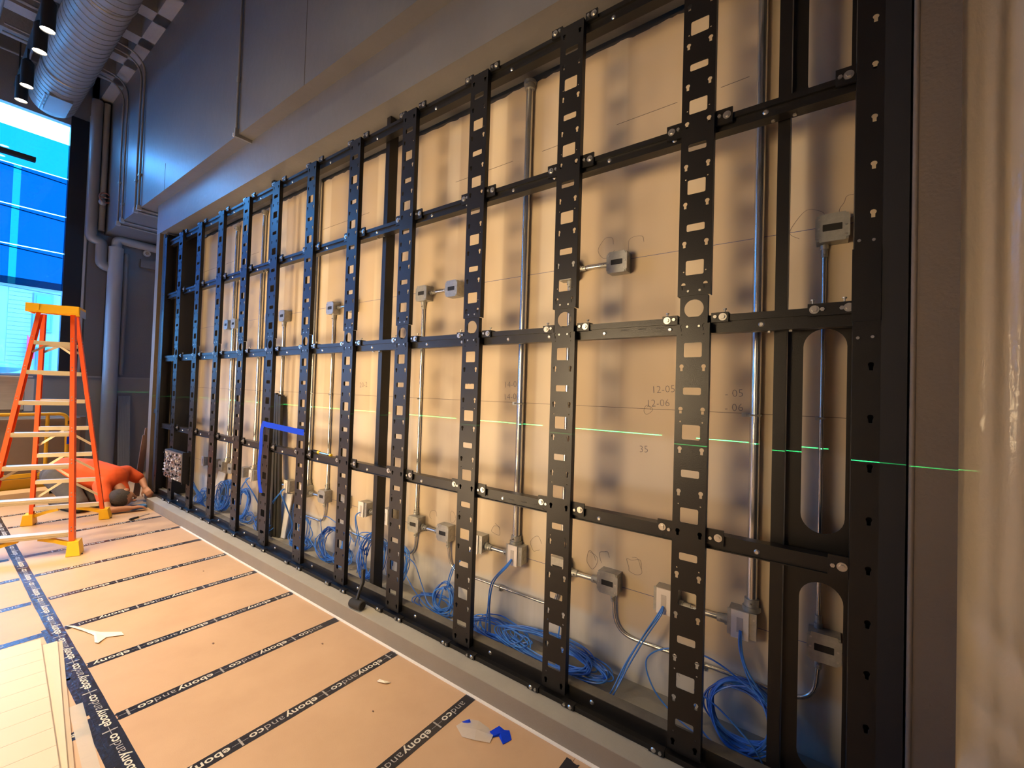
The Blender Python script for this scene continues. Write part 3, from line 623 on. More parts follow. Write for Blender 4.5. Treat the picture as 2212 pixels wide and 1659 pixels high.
vert(4.630, 0.642, 2.204, 0.0115, 'thin conduit below the paired upper boxes near the middle of the wall', top=True, mids=(1.49,))
vert(3.460, 0.642, 2.204, 0.0115, 'thin conduit below the upper box right of the sixth upright', top=True, mids=(1.49,))
vert(3.160, 0.642, 3.5, 0.0205, 'thick conduit rising to the soffit just left of the sixth upright')
vert(2.560, 0.642, 2.204, 0.0115, 'thin conduit standing close behind the fifth upright', top=True, mids=(1.49,))
vert(2.060, 0.642, 3.46, 0.0205, 'thick conduit just left of the second post from the left', top=True)
vert(1.380, 0.642, 3.42, 0.0205, 'thick conduit left of the third upright from the left', top=True)
vert(1.480, 0.642, 2.204, 0.0115, 'thin conduit below the leftmost pair of upper boxes', top=True, mids=(1.49,))
yh = 0.322
def horiz(xa, xb, z, r, label):
    a, b = xa - 0.053, xb + 0.053
    return conduit([(a, yh, z), (b, yh, z)], r, label, [((a, yh, z), (-1, 0, 0)), ((b, yh, z), (1, 0, 0))])
horiz(6.150, 5.850, 2.262, 0.010, 'short level conduit joining the upper boxes beside the second nearest upright')
horiz(4.960, 4.660, 2.262, 0.010, 'short level conduit joining the pair of upper boxes in mid wall')
horiz(3.760, 3.480, 2.262, 0.010, 'short level conduit joining upper boxes behind the seventh upright')
horiz(1.480, 1.280, 2.262, 0.010, 'short level conduit joining the leftmost upper boxes')
for xa, xb, lab in ((6.762, 6.440, 'behind the nearest full upright'), (6.145, 5.850, 'right of the second nearest upright'), (5.553, 5.250, 'between the third nearest upright and the thick conduit'), (4.956, 4.660, 'between two slotted boxes right of the eighth upright'), (4.360, 4.060, 'behind the third post'), (3.464, 3.160, 'near the sixth upright'), (2.860, 2.560, 'near the fifth upright')):
    horiz(xa, xb, 0.572, 0.0135, 'short thick conduit joining lower boxes ' + lab)
def ubend(xa, xb, zl, lab):
    y = YB - 0.014
    conduit([(xa - 0.015, y - 0.01, 0.537), (xa - 0.03, y, zl), (xb + 0.03, y, zl - 0.005), (xb + 0.012, y - 0.01, 0.537)], 0.0095, lab, [((xa - 0.015, y - 0.01, 0.537), (-0.08, 0, -1)), ((xb + 0.012, y - 0.01, 0.537), (0.08, 0, -1))], [((xb + 0.46, y, zl - 0.004), 'x')], bend=0.16)
ubend(7.050, 6.145, 0.330, 'thin conduit sagging low along the wall behind the nearest full upright')
ubend(5.850, 4.956, 0.345, 'thin conduit sagging low along the wall behind the ninth upright')
ubend(4.660, 3.760, 0.345, 'thin conduit sagging low behind the third post')
ubend(3.464, 2.560, 0.345, 'thin conduit sagging low behind the sixth upright')

# ================================================================== BLUE NETWORK CABLE
rc = random.Random(11)
def strand(pts, r=0.0036): return MB().tube(bez(pts, 7), r, 6)
def coil_pts(cx, cy, cz, rx, rz, turns, tilt, jit=0.018, ph=0.0, dx=0.0):
    n = int(turns * 9); out = []; sx, sz = rc.uniform(0.8, 1.1), rc.uniform(0.78, 1.08); ox, oy = rc.uniform(-jit, jit), rc.uniform(-0.03, 0.03)
    for i in range(n):
        q = ph + 2 * math.pi * i / 9; w = i / max(n - 1, 1)
        x = cx + ox + dx * w + rx * sx * math.cos(q) + rc.uniform(-jit, jit) * 0.5; h = rz * sz * math.sin(q)
        z = cz + h * math.cos(tilt) + rc.uniform(-jit, jit) * 0.4; y = cy + oy + h * math.sin(tilt) + 0.02 * (w - 0.5) + rc.uniform(-jit, jit) * 0.4
        out.append((x, min(max(y, 0.112), YB - 0.012), max(z, 0.1075 + rc.uniform(0, 0.006))))
    return out
def bundle(label, coils, leads):
    x = coils[0][0] if coils else leads[0][0][0]
    t = thing('cable_bundle', label, 'cable', (x, 0.24, 0.103), 'blue network cable on the curb')
    for (cx, cy, cz, rx, rz, n, turns, tilt, *ex) in coils:
        for k in range(n): part('cable', strand(coil_pts(cx, cy, cz, rx, rz, turns, tilt, ex[0] if ex else 0.018, rc.uniform(0, 6.28), ex[1] if len(ex) > 1 else 0)), 'cable_blue' if k % 4 else 'cable_dark', t, True)
    for L in leads:
        part('cable', strand(L), 'cable_blue', t, True)
    return t
def lead(x, end, sag=0.0, n=2):       # bundle of cables leaving a pale plate at X and dropping to end
    out = []
    for k in range(n):
        j = (k - n / 2) * 0.007; e = Vector(end) + Vector((rc.uniform(-0.03, 0.03), rc.uniform(-0.02, 0.02), 0))
        out.append([(x - 0.006 + j * 0.3, YBX - 0.010, 0.566), (x - 0.012 + j, YBX - 0.045, 0.535), (x + (e.x - x) * 0.35 + j + sag, YBX - 0.05 - abs(j), 0.42), (x + (e.x - x) * 0.72 + j + sag, (e.y + YBX) / 2, 0.26), tuple(e), (e.x + (e.x - x) * 0.5 + 0.06, e.y, 0.109)])
    return out
bundle('large hanging coil of blue cable between the nearest full upright and the right post', [(6.775, 0.235, 0.235, 0.125, 0.118, 9, 2.2, 0.35, 0.016)],
       [[(6.762, 0.266, 0.566), (6.772, 0.23, 0.50), (6.80, 0.22, 0.40), (6.88, 0.23, 0.31), (6.86, 0.2, 0.16)], [(6.757, 0.266, 0.566), (6.765, 0.225, 0.50), (6.81, 0.22, 0.38), (6.90, 0.24, 0.25), (6.80, 0.2, 0.112)],
        [(6.757, 0.266, 0.560), (6.79, 0.21, 0.45), (6.88, 0.23, 0.30), (6.90, 0.2, 0.18), (6.76, 0.19, 0.112)],
        [(6.86, 0.22, 0.335), (6.66, 0.24, 0.415), (6.48, 0.24, 0.40), (6.37, 0.24, 0.31), (6.41, 0.22, 0.20), (6.52, 0.2, 0.13), (6.66, 0.16, 0.109)],
        [(6.60, 0.2, 0.22), (6.59, 0.2, 0.17), (6.64, 0.18, 0.13), (6.70, 0.16, 0.109)], [(6.60, 0.17, 0.30), (6.70, 0.16, 0.27), (6.82, 0.15, 0.19), (6.87, 0.15, 0.12)]])
bundle('wide flat heap of blue cable around the second nearest upright', [(5.82, 0.215, 0.175, 0.28, 0.075, 9, 1.6, 1.0, 0.03), (5.50, 0.21, 0.155, 0.18, 0.06, 7, 1.6, 1.05, 0.035), (6.02, 0.215, 0.165, 0.17, 0.05, 6, 1.8, 1.1, 0.02)],
       lead(6.440, (6.22, 0.15, 0.112), 0.0, 3) + lead(5.553, (5.42, 0.19, 0.20), -0.06, 3) + [[(5.83, 0.25, 0.20), (5.80, 0.27, 0.30), (5.83, 0.28, 0.345), (5.88, 0.27, 0.30), (5.87, 0.25, 0.18)], [(5.78, 0.2, 0.24), (5.9, 0.2, 0.235), (6.05, 0.21, 0.19), (6.1, 0.2, 0.13)], [(6.30, 0.16, 0.110), (6.14, 0.14, 0.109), (5.98, 0.15, 0.112)]])
bundle('loose loops of blue cable left of the third nearest upright', [(5.04, 0.235, 0.195, 0.085, 0.085, 5, 1.7, 0.35, 0.02), (4.98, 0.21, 0.14, 0.17, 0.06, 4, 1.3, 0.95, 0.03)],
       lead(5.250, (5.06, 0.22, 0.26), -0.05, 2) + [[(4.66, 0.2, 0.40), (4.78, 0.2, 0.36), (4.86, 0.2, 0.24), (4.95, 0.19, 0.14), (5.15, 0.18, 0.112)], [(4.70, 0.2, 0.26), (4.80, 0.19, 0.19), (4.95, 0.18, 0.125), (5.2, 0.18, 0.11)]])
bundle('tall upright coils of blue cable around the third post', [(4.25, 0.245, 0.275, 0.13, 0.155, 8, 1.8, 0.25, 0.03), (4.53, 0.25, 0.265, 0.09, 0.145, 5, 1.6, 0.2, 0.025)],
       lead(4.360, (4.16, 0.22, 0.32), -0.04, 2) + lead(4.060, (4.14, 0.22, 0.30), 0.0, 2) + [[(4.04, 0.24, 0.30), (4.12, 0.22, 0.42), (4.3, 0.21, 0.46), (4.48, 0.23, 0.40), (4.58, 0.24, 0.30)]])
bundle('tangled coil of blue cable between the sixth and seventh uprights', [(3.72, 0.24, 0.245, 0.17, 0.135, 9, 1.9, 0.3, 0.035), (3.90, 0.23, 0.18, 0.1, 0.07, 4, 1.5, 0.6, 0.03)],
       lead(3.160, (3.42, 0.22, 0.2), 0.06, 1) + [[(3.62, 0.22, 0.46), (3.74, 0.2, 0.47), (3.95, 0.22, 0.40), (4.05, 0.22, 0.34)], [(3.60, 0.2, 0.44), (3.64, 0.19, 0.34), (3.72, 0.18, 0.2), (3.75, 0.17, 0.11)]])
bundle('small blue cable coil on the curb right of the fifth upright', [(3.22, 0.225, 0.14, 0.15, 0.05, 7, 1.6, 0.95, 0.025), (3.24, 0.24, 0.255, 0.09, 0.12, 3, 1.2, 0.2, 0.03)], lead(3.160, (3.20, 0.2, 0.22), -0.06, 2) + lead(2.860, (3.10, 0.22, 0.16), 0.05, 2))
bundle('fanned blue cables left of the second post', [(2.56, 0.23, 0.20, 0.16, 0.09, 8, 1.2, 0.6, 0.03)], lead(2.860, (2.60, 0.2, 0.2), -0.05, 2) + lead(2.110, (2.45, 0.22, 0.25), 0.1, 2))
bundle('round blue cable coil between the third and fourth uprights', [(2.02, 0.245, 0.275, 0.14, 0.155, 8, 1.8, 0.2, 0.025), (2.14, 0.24, 0.15, 0.1, 0.05, 4, 1.4, 0.8, 0.03)], lead(2.110, (1.95, 0.22, 0.30), -0.05, 2))
bundle('dense blue cable coil between the second and third uprights', [(1.50, 0.245, 0.285, 0.16, 0.165, 10, 1.7, 0.2, 0.035), (1.44, 0.24, 0.16, 0.18, 0.05, 4, 1.4, 0.8, 0.03)], lead(1.860, (1.60, 0.22, 0.30), -0.05, 2))
bundle('blue cables hanging under the exposed display cabinet at the far left', [(1.02, 0.20, 0.20, 0.10, 0.09, 5, 1.4, 0.4, 0.03)],
       [[(0.86 + k * 0.055, 0.06, 0.44), (0.87 + k * 0.05, 0.12, 0.36 - 0.01 * k), (0.93 + k * 0.035, 0.17, 0.24), (1.0 + k * 0.03, 0.18, 0.14), (1.1 + k * 0.02, 0.19, 0.11)] for k in range(6)])

# ================================================================== FLOOR TAPE with print
def lettering(length, parts, flip=False):
    return parts
T_EB = text_mesh('t1', 'ebony', 0.058, 0.0009); T_AND = text_mesh('t2', 'and', 0.058, -0.0004); T_CO = text_mesh('t3', 'co', 0.058, 0.0009)
def xw(me): return max(v.co.x for v in me.vertices)
W1, W2, W3 = xw(T_EB), xw(T_AND), xw(T_CO)
REP = 0.39; KX = 0.315 / (W1 + W2 + W3 + 0.008)
def print_mesh(name, L, phase, which):
    bm = bmesh.new(); k = -1
    while True:
        s = phase + k * REP
        if s > L: break
        items = ((T_EB, 0.04), (T_CO, 0.04 + (W1 + W2 + 0.008) * KX)) if which == 'bold' else ((T_AND, 0.04 + (W1 + 0.004) * KX),)
        for me, off in items:
            lo = s + off; hi = lo + xw(me) * KX
            if lo < 0.012 or hi > L - 0.012: continue
            tmp = me.copy(); tmp.transform(Matrix.Translation((lo, -0.0145, 0)) @ Matrix.Diagonal((KX, 0.92, 1, 1))); bm.from_mesh(tmp); bpy.data.meshes.remove(tmp)
        if which == 'thin' and 0.01 < s < L - 0.01:
            for x0, x1, y0, y1 in ((s - 0.004, s + 0.004, -0.026, 0.026), (s - 0.03, s + 0.035, -0.001, 0.001)):
                if x0 > 0 and x1 < L: bm.faces.new([bm.verts.new(p) for p in ((x0, y0, 0), (x1, y0, 0), (x1, y1, 0), (x0, y1, 0))])
        k += 1
    me = bpy.data.meshes.new(name); bm.to_mesh(me); bm.free(); return me
rt = random.Random(3)
def tape(L, w, origin, rotz, label, phase, ztop=0.0009, torn=(True, True), group='printed floor tape'):
    P = []
    n = 6
    def edge(x0, sgn, tn): return [(x0 + (sgn * rt.uniform(0, 0.012) if tn else 0), -w / 2 + w * i / n) for i in range(n + 1)]
    a = edge(0, 1, torn[0]); b = edge(L, -1, torn[1]); m = max(2, int(L / 0.12)); bot = [(L * i / m, -w / 2 + rt.uniform(-0.0012, 0.0012)) for i in range(1, m)]; top = [(L * i / m, w / 2 + rt.uniform(-0.0012, 0.0012)) for i in range(m - 1, 0, -1)]
    loop = bot + b + top + list(reversed(a))
    mb = MB().slab([(x, y, 0.0) for x, y in loop], (0, 0, ztop))
    o = link('floor_tape', setmat(mb.mesh('floor_tape'), 'tape_black'), None, (origin[0], origin[1], 0.0002), (0, 0, rotz)); BASE[o] = Vector((0, 0, 0)); tag(o, label, 'tape', group)
    for wh, mm in (('bold', 'tape_print'), ('thin', 'tape_print_thin')):
        me = print_mesh('lettering', L, phase, wh)
        if len(me.vertices): link('lettering', setmat(me, mm), o, (0, 0, ztop + 0.0003))['kind'] = 'stuff'
    return o
# text runs from the curb towards the room (-Y) on the cross strips
names = {}
for k in range(-4, 10):
    x = SEAM0 + SEAMD * k; n = 9 - k
    tape(1.125 if k < 9 else 1.10, 0.062, (x, -0.128 if k < 9 else -0.15), -math.pi / 2, f'black lettered tape strip across the floor from curb to long tape, {ORD[n]} from the camera', {7: 0.055, 8: 0.24, 6: 0.30, 5: 0.12}.get(k, rt.uniform(0, 0.39)))
for k in range(-3, 7):
    x = SEAM0 + SEAMD * k; n = 6 - k
    tape(1.1, 0.062, (x, -1.325), -math.pi / 2, f'black lettered tape strip on the room side of the long tape, {ORD[n]} from the camera', rt.uniform(0, 0.39))
tape(7.6, 0.072, (6.6, TAPEY), math.pi, 'long black lettered tape running parallel to the curb across the floor', 0.156, 0.0021, (False, False))
for i, (x, l, y) in enumerate(((4.75, 0.42, -1.318), (4.30, 0.42, -1.316), (3.90, 0.33, -1.322), (3.52, 0.36, -1.316))):
    o = solo('tape_patch', MB().box(x - l, x, y - 0.028, y + 0.02, 0.0002, 0.0012), 'tape_black', f'plain black tape patch under the edge of the long tape, {ORD[i]} from the camera', 'tape', 'plain tape patches')
# pale protective sheets stacked at the lower left of the picture
def rotbox(cx, cy, lx, ly, z0, z1, a):
    M = Matrix.Translation((cx, cy, 0)) @ Matrix.Rotation(a, 4, 'Z'); return MB().box(-lx, 0, -ly, 0, z0, z1, M)
A = math.radians(-4.2)
sh1 = thing('sheet_stack', 'cream boards and sheets laid in a low stack beside the long tape', 'boards', (4.4, -2.0, 0.0))
part('bottom_sheet', rotbox(5.6, -1.528, 2.20, 0.95, 0.0014, 0.010, math.radians(-6.3)), 'cream2', sh1)
part('middle_sheet', rotbox(5.6, -1.545, 2.19, 0.95, 0.0104, 0.020, math.radians(-6.2)), 'cream', sh1)
for i in range(16): part('plank', rotbox(5.6 - i * 0.141 * math.cos(A), -1.534 - i * 0.141 * math.sin(A), 0.1395, 0.95, 0.0204, 0.034, A), 'cream', sh1)
solo('plastic_offcut', rotbox(4.95, -1.374, 0.78, 0.048, 0.0026, 0.0036, A * 0.9), 'plastic_scrap', 'thin translucent offcut lying between the long tape and the cream boards', 'plastic')

# ================================================================== STEPLADDER
lad = thing('stepladder', 'orange fibreglass stepladder with yellow cap and feet', 'ladder', (0.95, -1.03, 0.0))
V = Vector
FR0, FL0, RR0, RL0 = V((1.66, -0.968, 0)), V((1.40, -1.52, 0)), V((0.49, -0.544, 0)), V((0.229, -1.097, 0))
FR1, FL1, RR1, RL1 = V((0.86, -0.92, 2.2)), V((0.74, -1.17, 2.2)), V((0.747, -0.879, 2.2)), V((0.627, -1.13, 2.2))
def along(a, b, z): t = z / 2.2; return a + (b - a) * t
wdir = (RR0 - RL0).normalized()                      # ladder width direction
ddir = V((0.94, -0.34, 0)).normalized()              # towards the climbing side
def rail_bar(a, b, wx, wd): return MB().bar(along(a, b, 0.04), b, wd, wx, up=tuple(wdir))
fr = {}
for nm, a, b, wd in (('front_rail', FR0, FR1, 0.075), ('front_rail', FL0, FL1, 0.075), ('rear_rail', RR0, RR1, 0.05), ('rear_rail', RL0, RL1, 0.05)):
    mb = MB(); d = (b - a).normalized(); n_in = wdir * (-1 if (a - (FR0 + FL0) / 2).dot(wdir) > 0 else 1)
    dep = (ddir - d * ddir.dot(d)).normalized()
    # C-channel: web on the outside, two flanges facing in
    a2, b2 = along(a, b, 0.05), b
    mb.bar(a2, b2, 0.006, wd, up=tuple(dep)) if False else None
    def slabby(o0, w_, t_):
        P = []
        for c in (a2, b2):
            for i, j in ((0, 0), (1, 0), (0, 1), (1, 1)): P.append(c + o0 + n_in * (w_ * i) + dep * (t_ * j))
        mb.hexa(P)
    slabby(dep * (-wd / 2), 0.005, wd); slabby(dep * (-wd / 2) + n_in * 0.0051, 0.028, 0.005); slabby(dep * (wd / 2 - 0.005) + n_in * 0.0051, 0.028, 0.005)
    r = part(nm, mb, 'fiberglass_orange', lad)
    # yellow boot
    q = a; P = []
    for z, sx, sd in ((0.004, 0.046, 0.075), (0.115, 0.036, 0.062)):
        c = along(a, b, z); c = V((c.x, c.y, z))
        for i, j in ((-1, -1), (1, -1), (-1, 1), (1, 1)): P.append(c + wdir * (i * sx) + ddir * (j * sd))
    ft = part('foot', MB().hexa(P), 'ladder_yellow', lad)
    part('foot_pad', MB().box(a.x - 0.045, a.x + 0.045, a.y - 0.045, a.y + 0.045, 0.0, 0.0038), 'rubber', ft)
    for k in range(7):
        z = 0.19 + 0.287 * k
        for dz in (0.0, 0.03):
            c = along(a, b, z + dz) - n_in * 0.0006 + dep * 0.0
            part('rivet', MB().cyl(c, c - n_in * 0.003, 0.006, n=8), 'aluminium_bare', r)
            c2 = along(a, b, z + dz) + dep * (wd / 2 + 0.0006) + n_in * 0.016
            if nm == 'front_rail': part('rivet', MB().cyl(c2, c2 + dep * 0.003, 0.005, n=8), 'aluminium_bare', r)
for k in range(7):
    z = 0.19 + 0.287 * k
    L, R_ = along(FL0, FL1, z), along(FR0, FR1, z); L, R_ = L + wdir * 0.034, R_ - wdir * 0.034
    c = (L + R_) / 2; M = Matrix.Translation(c) @ Matrix(((wdir.x, -ddir.x, 0, 0), (wdir.y, -ddir.y, 0, 0), (0, 0, 1, 0), (0, 0, 0, 1))); h = (R_ - L).length / 2
    mb = MB().box(-h, h, -0.042, 0.042, -0.003, 0.003, M).box(-h, h, -0.045, -0.0421, -0.036, 0.003, M).box(-h, h, 0.0421, 0.045, -0.024, 0.003, M)
    for q in (-0.030, -0.018): mb.box(-h, h, -0.0475, -0.0451, q, q + 0.007, M)
    st = part('step', mb, 'aluminium', lad)
    L2, R2 = along(RL0, RL1, z) + wdir * 0.034, along(RR0, RR1, z) - wdir * 0.034; c = (L2 + R2) / 2; h2 = (R2 - L2).length / 2
    M2 = Matrix.Translation(c) @ Matrix(((wdir.x, -ddir.x, 0, 0), (wdir.y, -ddir.y, 0, 0), (0, 0, 1, 0), (0, 0, 0, 1)))
    part('rear_bar', MB().box(-h2, h2, -0.022, 0.022, -0.002, 0.002, M2).box(-h2, h2, -0.024, -0.0221, -0.038, 0.002, M2), 'aluminium', lad)
    # diagonal braces under steps
    if k in (2, 3, 6, 1):
        for s, e, b0, b1 in ((1, R2, RR0, RR1), (-1, L2, RL0, RL1)):
            lo = along(b0, b1, max(z - 0.2 if k in (1, 2, 3) else z - 0.09, 0.05)) - wdir * (0.034 * s); hi = e - wdir * (s * (0.2 if k in (1, 2, 3) else 0.1)) - V((0, 0, 0.03))
            part('brace', MB().bar(lo, hi, 0.006, 0.022), 'aluminium', lad)
    if k in (6, 2):
        for s, e, b0, b1 in ((1, R_, FR0, FR1), (-1, L, FL0, FL1)):
            lo = along(b0, b1, z - 0.11) - wdir * (0.03 * s); part('brace', MB().bar(lo, e - wdir * (s * 0.09) - V((0, 0, 0.03)), 0.006, 0.02), 'aluminium', lad)
    if k == 0:
        for s, e, b0, b1 in ((1, R_, FR0, FR1), (-1, L, FL0, FL1), (1, R2, RR0, RR1), (-1, L2, RL0, RL1)):
            lo = along(b0, b1, 0.085) - wdir * (0.03 * s); hi = e - wdir * (s * 0.19) - V((0, 0, 0.04)); mid = (lo + hi) / 2 + V((0, 0, -0.012)) - wdir * (s * 0.0) 
            part('foot_brace', MB().bar(lo, mid + V((0, 0, 0.018)), 0.03, 0.045, up=tuple(ddir), h2=0.038).bar(mid + V((0, 0, 0.018)), hi, 0.03, 0.038, up=tuple(ddir), h2=0.05), 'ladder_yellow', lad)
# top cap with recess, and side label plate
cL, cR = V((0.70, -1.185, 2.2)), V((0.83, -0.90, 2.2)); cc = (cL + cR) / 2; hw = (cR - cL).length / 2 + 0.035
M = Matrix.Translation((cc.x, cc.y, 0)) @ Matrix(((wdir.x, -ddir.x, 0, 0), (wdir.y, -ddir.y, 0, 0), (0, 0, 1, 0), (0, 0, 0, 1)))
cap = part('top_cap', MB().box(-hw, hw, -0.125, 0.125, 2.262, 2.280, M).box(-hw, hw, -0.130, -0.1251, 2.195, 2.279, M).box(-hw, hw, 0.1251, 0.130, 2.21, 2.279, M).box(-hw, -hw + 0.005, -0.125, 0.125, 2.20, 2.2619, M).box(hw - 0.005, hw, -0.125, 0.125, 2.20, 2.2619, M).box(-hw * 0.98, -hw * 0.5, -0.136, -0.1301, 2.215, 2.280, M).box(hw * 0.45, hw * 0.98, -0.136, -0.1301, 2.215, 2.280, M), 'ladder_yellow', lad)
part('tool_slot', MB().box(-0.05, 0.05, -0.02, 0.02, 2.2805, 2.284, M), 'rubber', cap)
part('side_plate', MB().box(hw + 0.0005, hw + 0.004, -0.11, 0.11, 2.185, 2.255, M), 'aluminium_bare', lad)

# ================================================================== WORKER
def remeshed(name, mb, voxel, it=4):
    me = mb.mesh(name); ob = bpy.data.objects.new(name, me); COL.objects.link(ob)
    m = ob.modifiers.new('r', 'REMESH'); m.mode = 'VOXEL'; m.voxel_size = voxel; m.use_smooth_shade = True
    s = ob.modifiers.new('s', 'SMOOTH'); s.iterations = it; s.factor = 0.5
    out = bpy.data.meshes.new_from_object(ob.evaluated_get(bpy.context.evaluated_depsgraph_get())); bpy.data.objects.remove(ob); out.name = name
    out.polygons.foreach_set('use_smooth', [True] * len(out.polygons)); return out
def caps(mb, *chain):      # tapered capsule chain of (point, radius)
    for (a, ra), (b, rb) in zip(chain[:-1], chain[1:]): mb.cyl(a, b, ra, rb, 14)
    for a, ra in chain: mb.ball(a, ra, nu=14, nv=9)
    return mb
def hand(mb, wrist, d, up, side, curl=0.5, sc=1.0):
    d = V(d).normalized(); up = V(up); up = (up - d * up.dot(d)).normalized(); s = d.cross(up).normalized() * side
    w = V(wrist); k = w + d * 0.085 * sc
    for off in (-0.028, -0.010, 0.010, 0.028): caps(mb, (w + s * off * 0.6, 0.017 * sc), (k + s * off, 0.0135 * sc))
    for off, ln in ((-0.030, 0.060), (-0.0105, 0.074), (0.0095, 0.080), (0.030, 0.072)):
        p0 = k + s * off * 1.05; d1 = (d * math.cos(curl * 0.6) - up * math.sin(curl * 0.6) + s * off * 1.5).normalized(); p1 = p0 + d1 * ln * 0.5 * sc
        d2 = (d * math.cos(curl * 1.5) - up * math.sin(curl * 1.5)).normalized(); p2 = p1 + d2 * ln * 0.5 * sc
        caps(mb, (p0, 0.0098 * sc), (p1, 0.0090 * sc), (p2, 0.0078 * sc))
    t0 = w + s * 0.032 + d * 0.022; t1 = t0 + (s * 0.75 + d * 0.65 - up * 0.25).normalized() * 0.042; t2 = t1 + (s * 0.15 + d * 0.95 - up * 0.3).normalized() * 0.032
    caps(mb, (t0, 0.014 * sc), (t1, 0.0115 * sc), (t2, 0.0095 * sc)); return mb
HC = V((0.205, -0.345, 0.150)); crown = V((0.80, -0.42, -0.16)).normalized(); face = V((0.30, 0.75, -0.45)); face = (face - crown * face.dot(crown)).normalized(); earx = face.cross(crown).normalized()
HM = Matrix((earx, face, crown)).transposed()           # local x ear, y face, z crown
HS = 1.18
HM = HM @ Matrix.Diagonal((HS, HS, HS))
HI = HM.inverted()
def hp(x, y, z): return HC + HM @ V((x, y, z))
pel, mid, chest = V((-0.42, -0.74, 0.40)), V((-0.25, -0.575, 0.405)), V((-0.07, -0.395, 0.335))
shR, shL = V((0.050, -0.505, 0.285)), V((-0.255, -0.225, 0.375))
elR, wrR = V((0.345, -0.505, 0.048)), V((0.392, -0.315, 0.046)); elL, wrL = V((-0.165, -0.075, 0.265)), V((0.020, -0.085, 0.190))
hpR, hpL = V((-0.37, -0.82, 0.38)), V((-0.50, -0.64, 0.40)); knR, knL = V((0.0, -0.690, 0.085)), V((-0.16, -0.53, 0.085)); anR, anL = V((-0.385, -0.80, 0.07)), V((-0.55, -0.66, 0.075))
b = MB()
caps(b, (pel, 0.15), (mid, 0.145), (chest, 0.145)); caps(b, (shR, 0.07), (chest + V((0, 0, 0.02)), 0.10), (shL, 0.07))
caps(b, (chest + V((0.02, 0.02, 0.02)), 0.075), (hp(0, -0.035, -0.085), 0.058), (hp(0, -0.015, -0.02), 0.06))
b.ball(HC + HM @ V((0, -0.006, 0.022)), 0.076, 0.096, 0.100, 16, 11, HM); b.ball(hp(0, 0.030, -0.048), 0.056, 0.062, 0.062, 14, 9, HM)
b.cyl(hp(0, 0.088, 0.012), hp(0, 0.112, -0.026), 0.009, 0.016, 8); b.ball(hp(0, 0.108, -0.026), 0.016)
b.ball(hp(0, 0.086, -0.086), 0.024)
for s in (-1, 1): b.ball(hp(0.078 * s, -0.008, -0.012), 0.012, 0.024, 0.034, 10, 7, HM)
caps(b, (shR, 0.055), (elR, 0.043), (wrR, 0.030)); hand(b, wrR, (0.10, 0.97, 0.05), (0, 0, 1), -1, 0.45)
caps(b, (shL, 0.055), (elL, 0.042), (wrL, 0.029)); hand(b, wrL, (0.82, 0.10, -0.42), (0.2, -0.6, 0.8), 1, 0.8)
caps(b, (hpR, 0.10), (knR, 0.062), (anR, 0.042), (anR + V((-0.13, -0.02, -0.025)), 0.035)); caps(b, (hpL, 0.10), (knL, 0.062), (anL, 0.042), (anL + V((-0.13, -0.03, -0.025)), 0.035)); caps(b, (pel, 0.14), (hpR, 0.10)); caps(b, (pel, 0.14), (hpL, 0.10))
WBASE = V((-0.1, -0.5, 0.0))
body_me = remeshed('person', b, 0.0085, 5)
body_me.transform(Matrix.Translation(-WBASE)); worker = link('person', setmat(body_me, 'skin'), None, WBASE); BASE[worker] = WBASE
tag(worker, 'worker in an orange T-shirt kneeling with head down, reaching to the frame base', 'person')
def cloth(name, mb, m, vox=0.011, it=4, label=None):
    me = remeshed(name, mb, vox, it); me.transform(Matrix.Translation(-WBASE)); o = link(name, setmat(me, m), worker)
    if label: o['label'] = label
    return o
b = MB(); caps(b, (pel + V((0.0, 0.0, 0.015)), 0.185), (mid, 0.178), (chest, 0.168)); caps(b, (shR, 0.088), (chest + V((0, 0, 0.02)), 0.125), (shL, 0.088)); caps(b, (chest + V((0.02, 0.02, 0.025)), 0.10), (hp(0, -0.045, -0.135), 0.075))
caps(b, (shR, 0.086), (shR.lerp(elR, 0.62), 0.070)); caps(b, (shL, 0.086), (shL.lerp(elL, 0.72), 0.070))
cloth('shirt', b, 'shirt_orange', label='orange short-sleeved T-shirt')
b = MB(); caps(b, (pel + V((-0.05, -0.05, -0.01)), 0.172), (hpR, 0.135), (knR + V((0, 0, 0.012)), 0.092), (anR, 0.062)); caps(b, (pel + V((-0.05, -0.05, -0.01)), 0.172), (hpL, 0.135), (knL + V((0, 0, 0.012)), 0.092), (anL, 0.062))
cloth('trousers', b, 'trousers', label='dark grey work trousers')
for an, dx in ((anR, V((-0.15, -0.03, -0.03))), (anL, V((-0.15, -0.035, -0.03)))):
    b = MB(); caps(b, (an + V((0.02, 0, 0)), 0.052), (an + dx * 0.5, 0.050), (an + dx + V((0, 0, 0.012)), 0.040)); cloth('shoe', b, 'shoe', 0.009)
hb = MB(); hb.ball(HC + HM @ V((0, -0.012, 0.028)), 0.083, 0.101, 0.106, 28, 20, HM)
keep = [i for i, p in enumerate(hb.v) if (HI @ (p - HC)).y < 0.045 - 0.3 * max(0, 0.02 - (HI @ (p - HC)).z) or (HI @ (p - HC)).z > 0.085]
ks = set(keep); hb.f = [f for f in hb.f if all(i in ks for i in f) and (HI @ (sum((hb.v[i] for i in f), V()) / len(f) - HC)).z > -0.062]
hair = part('hair', hb, 'hair', worker, True, 'short dark hair')
for s in (-1, 1): part('eye', MB().ball(hp(0.031 * s, 0.082, 0.010), 0.011, nu=10, nv=7), 'white_plain', worker, True)
part('mouth', MB().ball(hp(0, 0.090, -0.056), 0.022, 0.006, 0.006, 10, 6, HM), 'copper', worker, True)
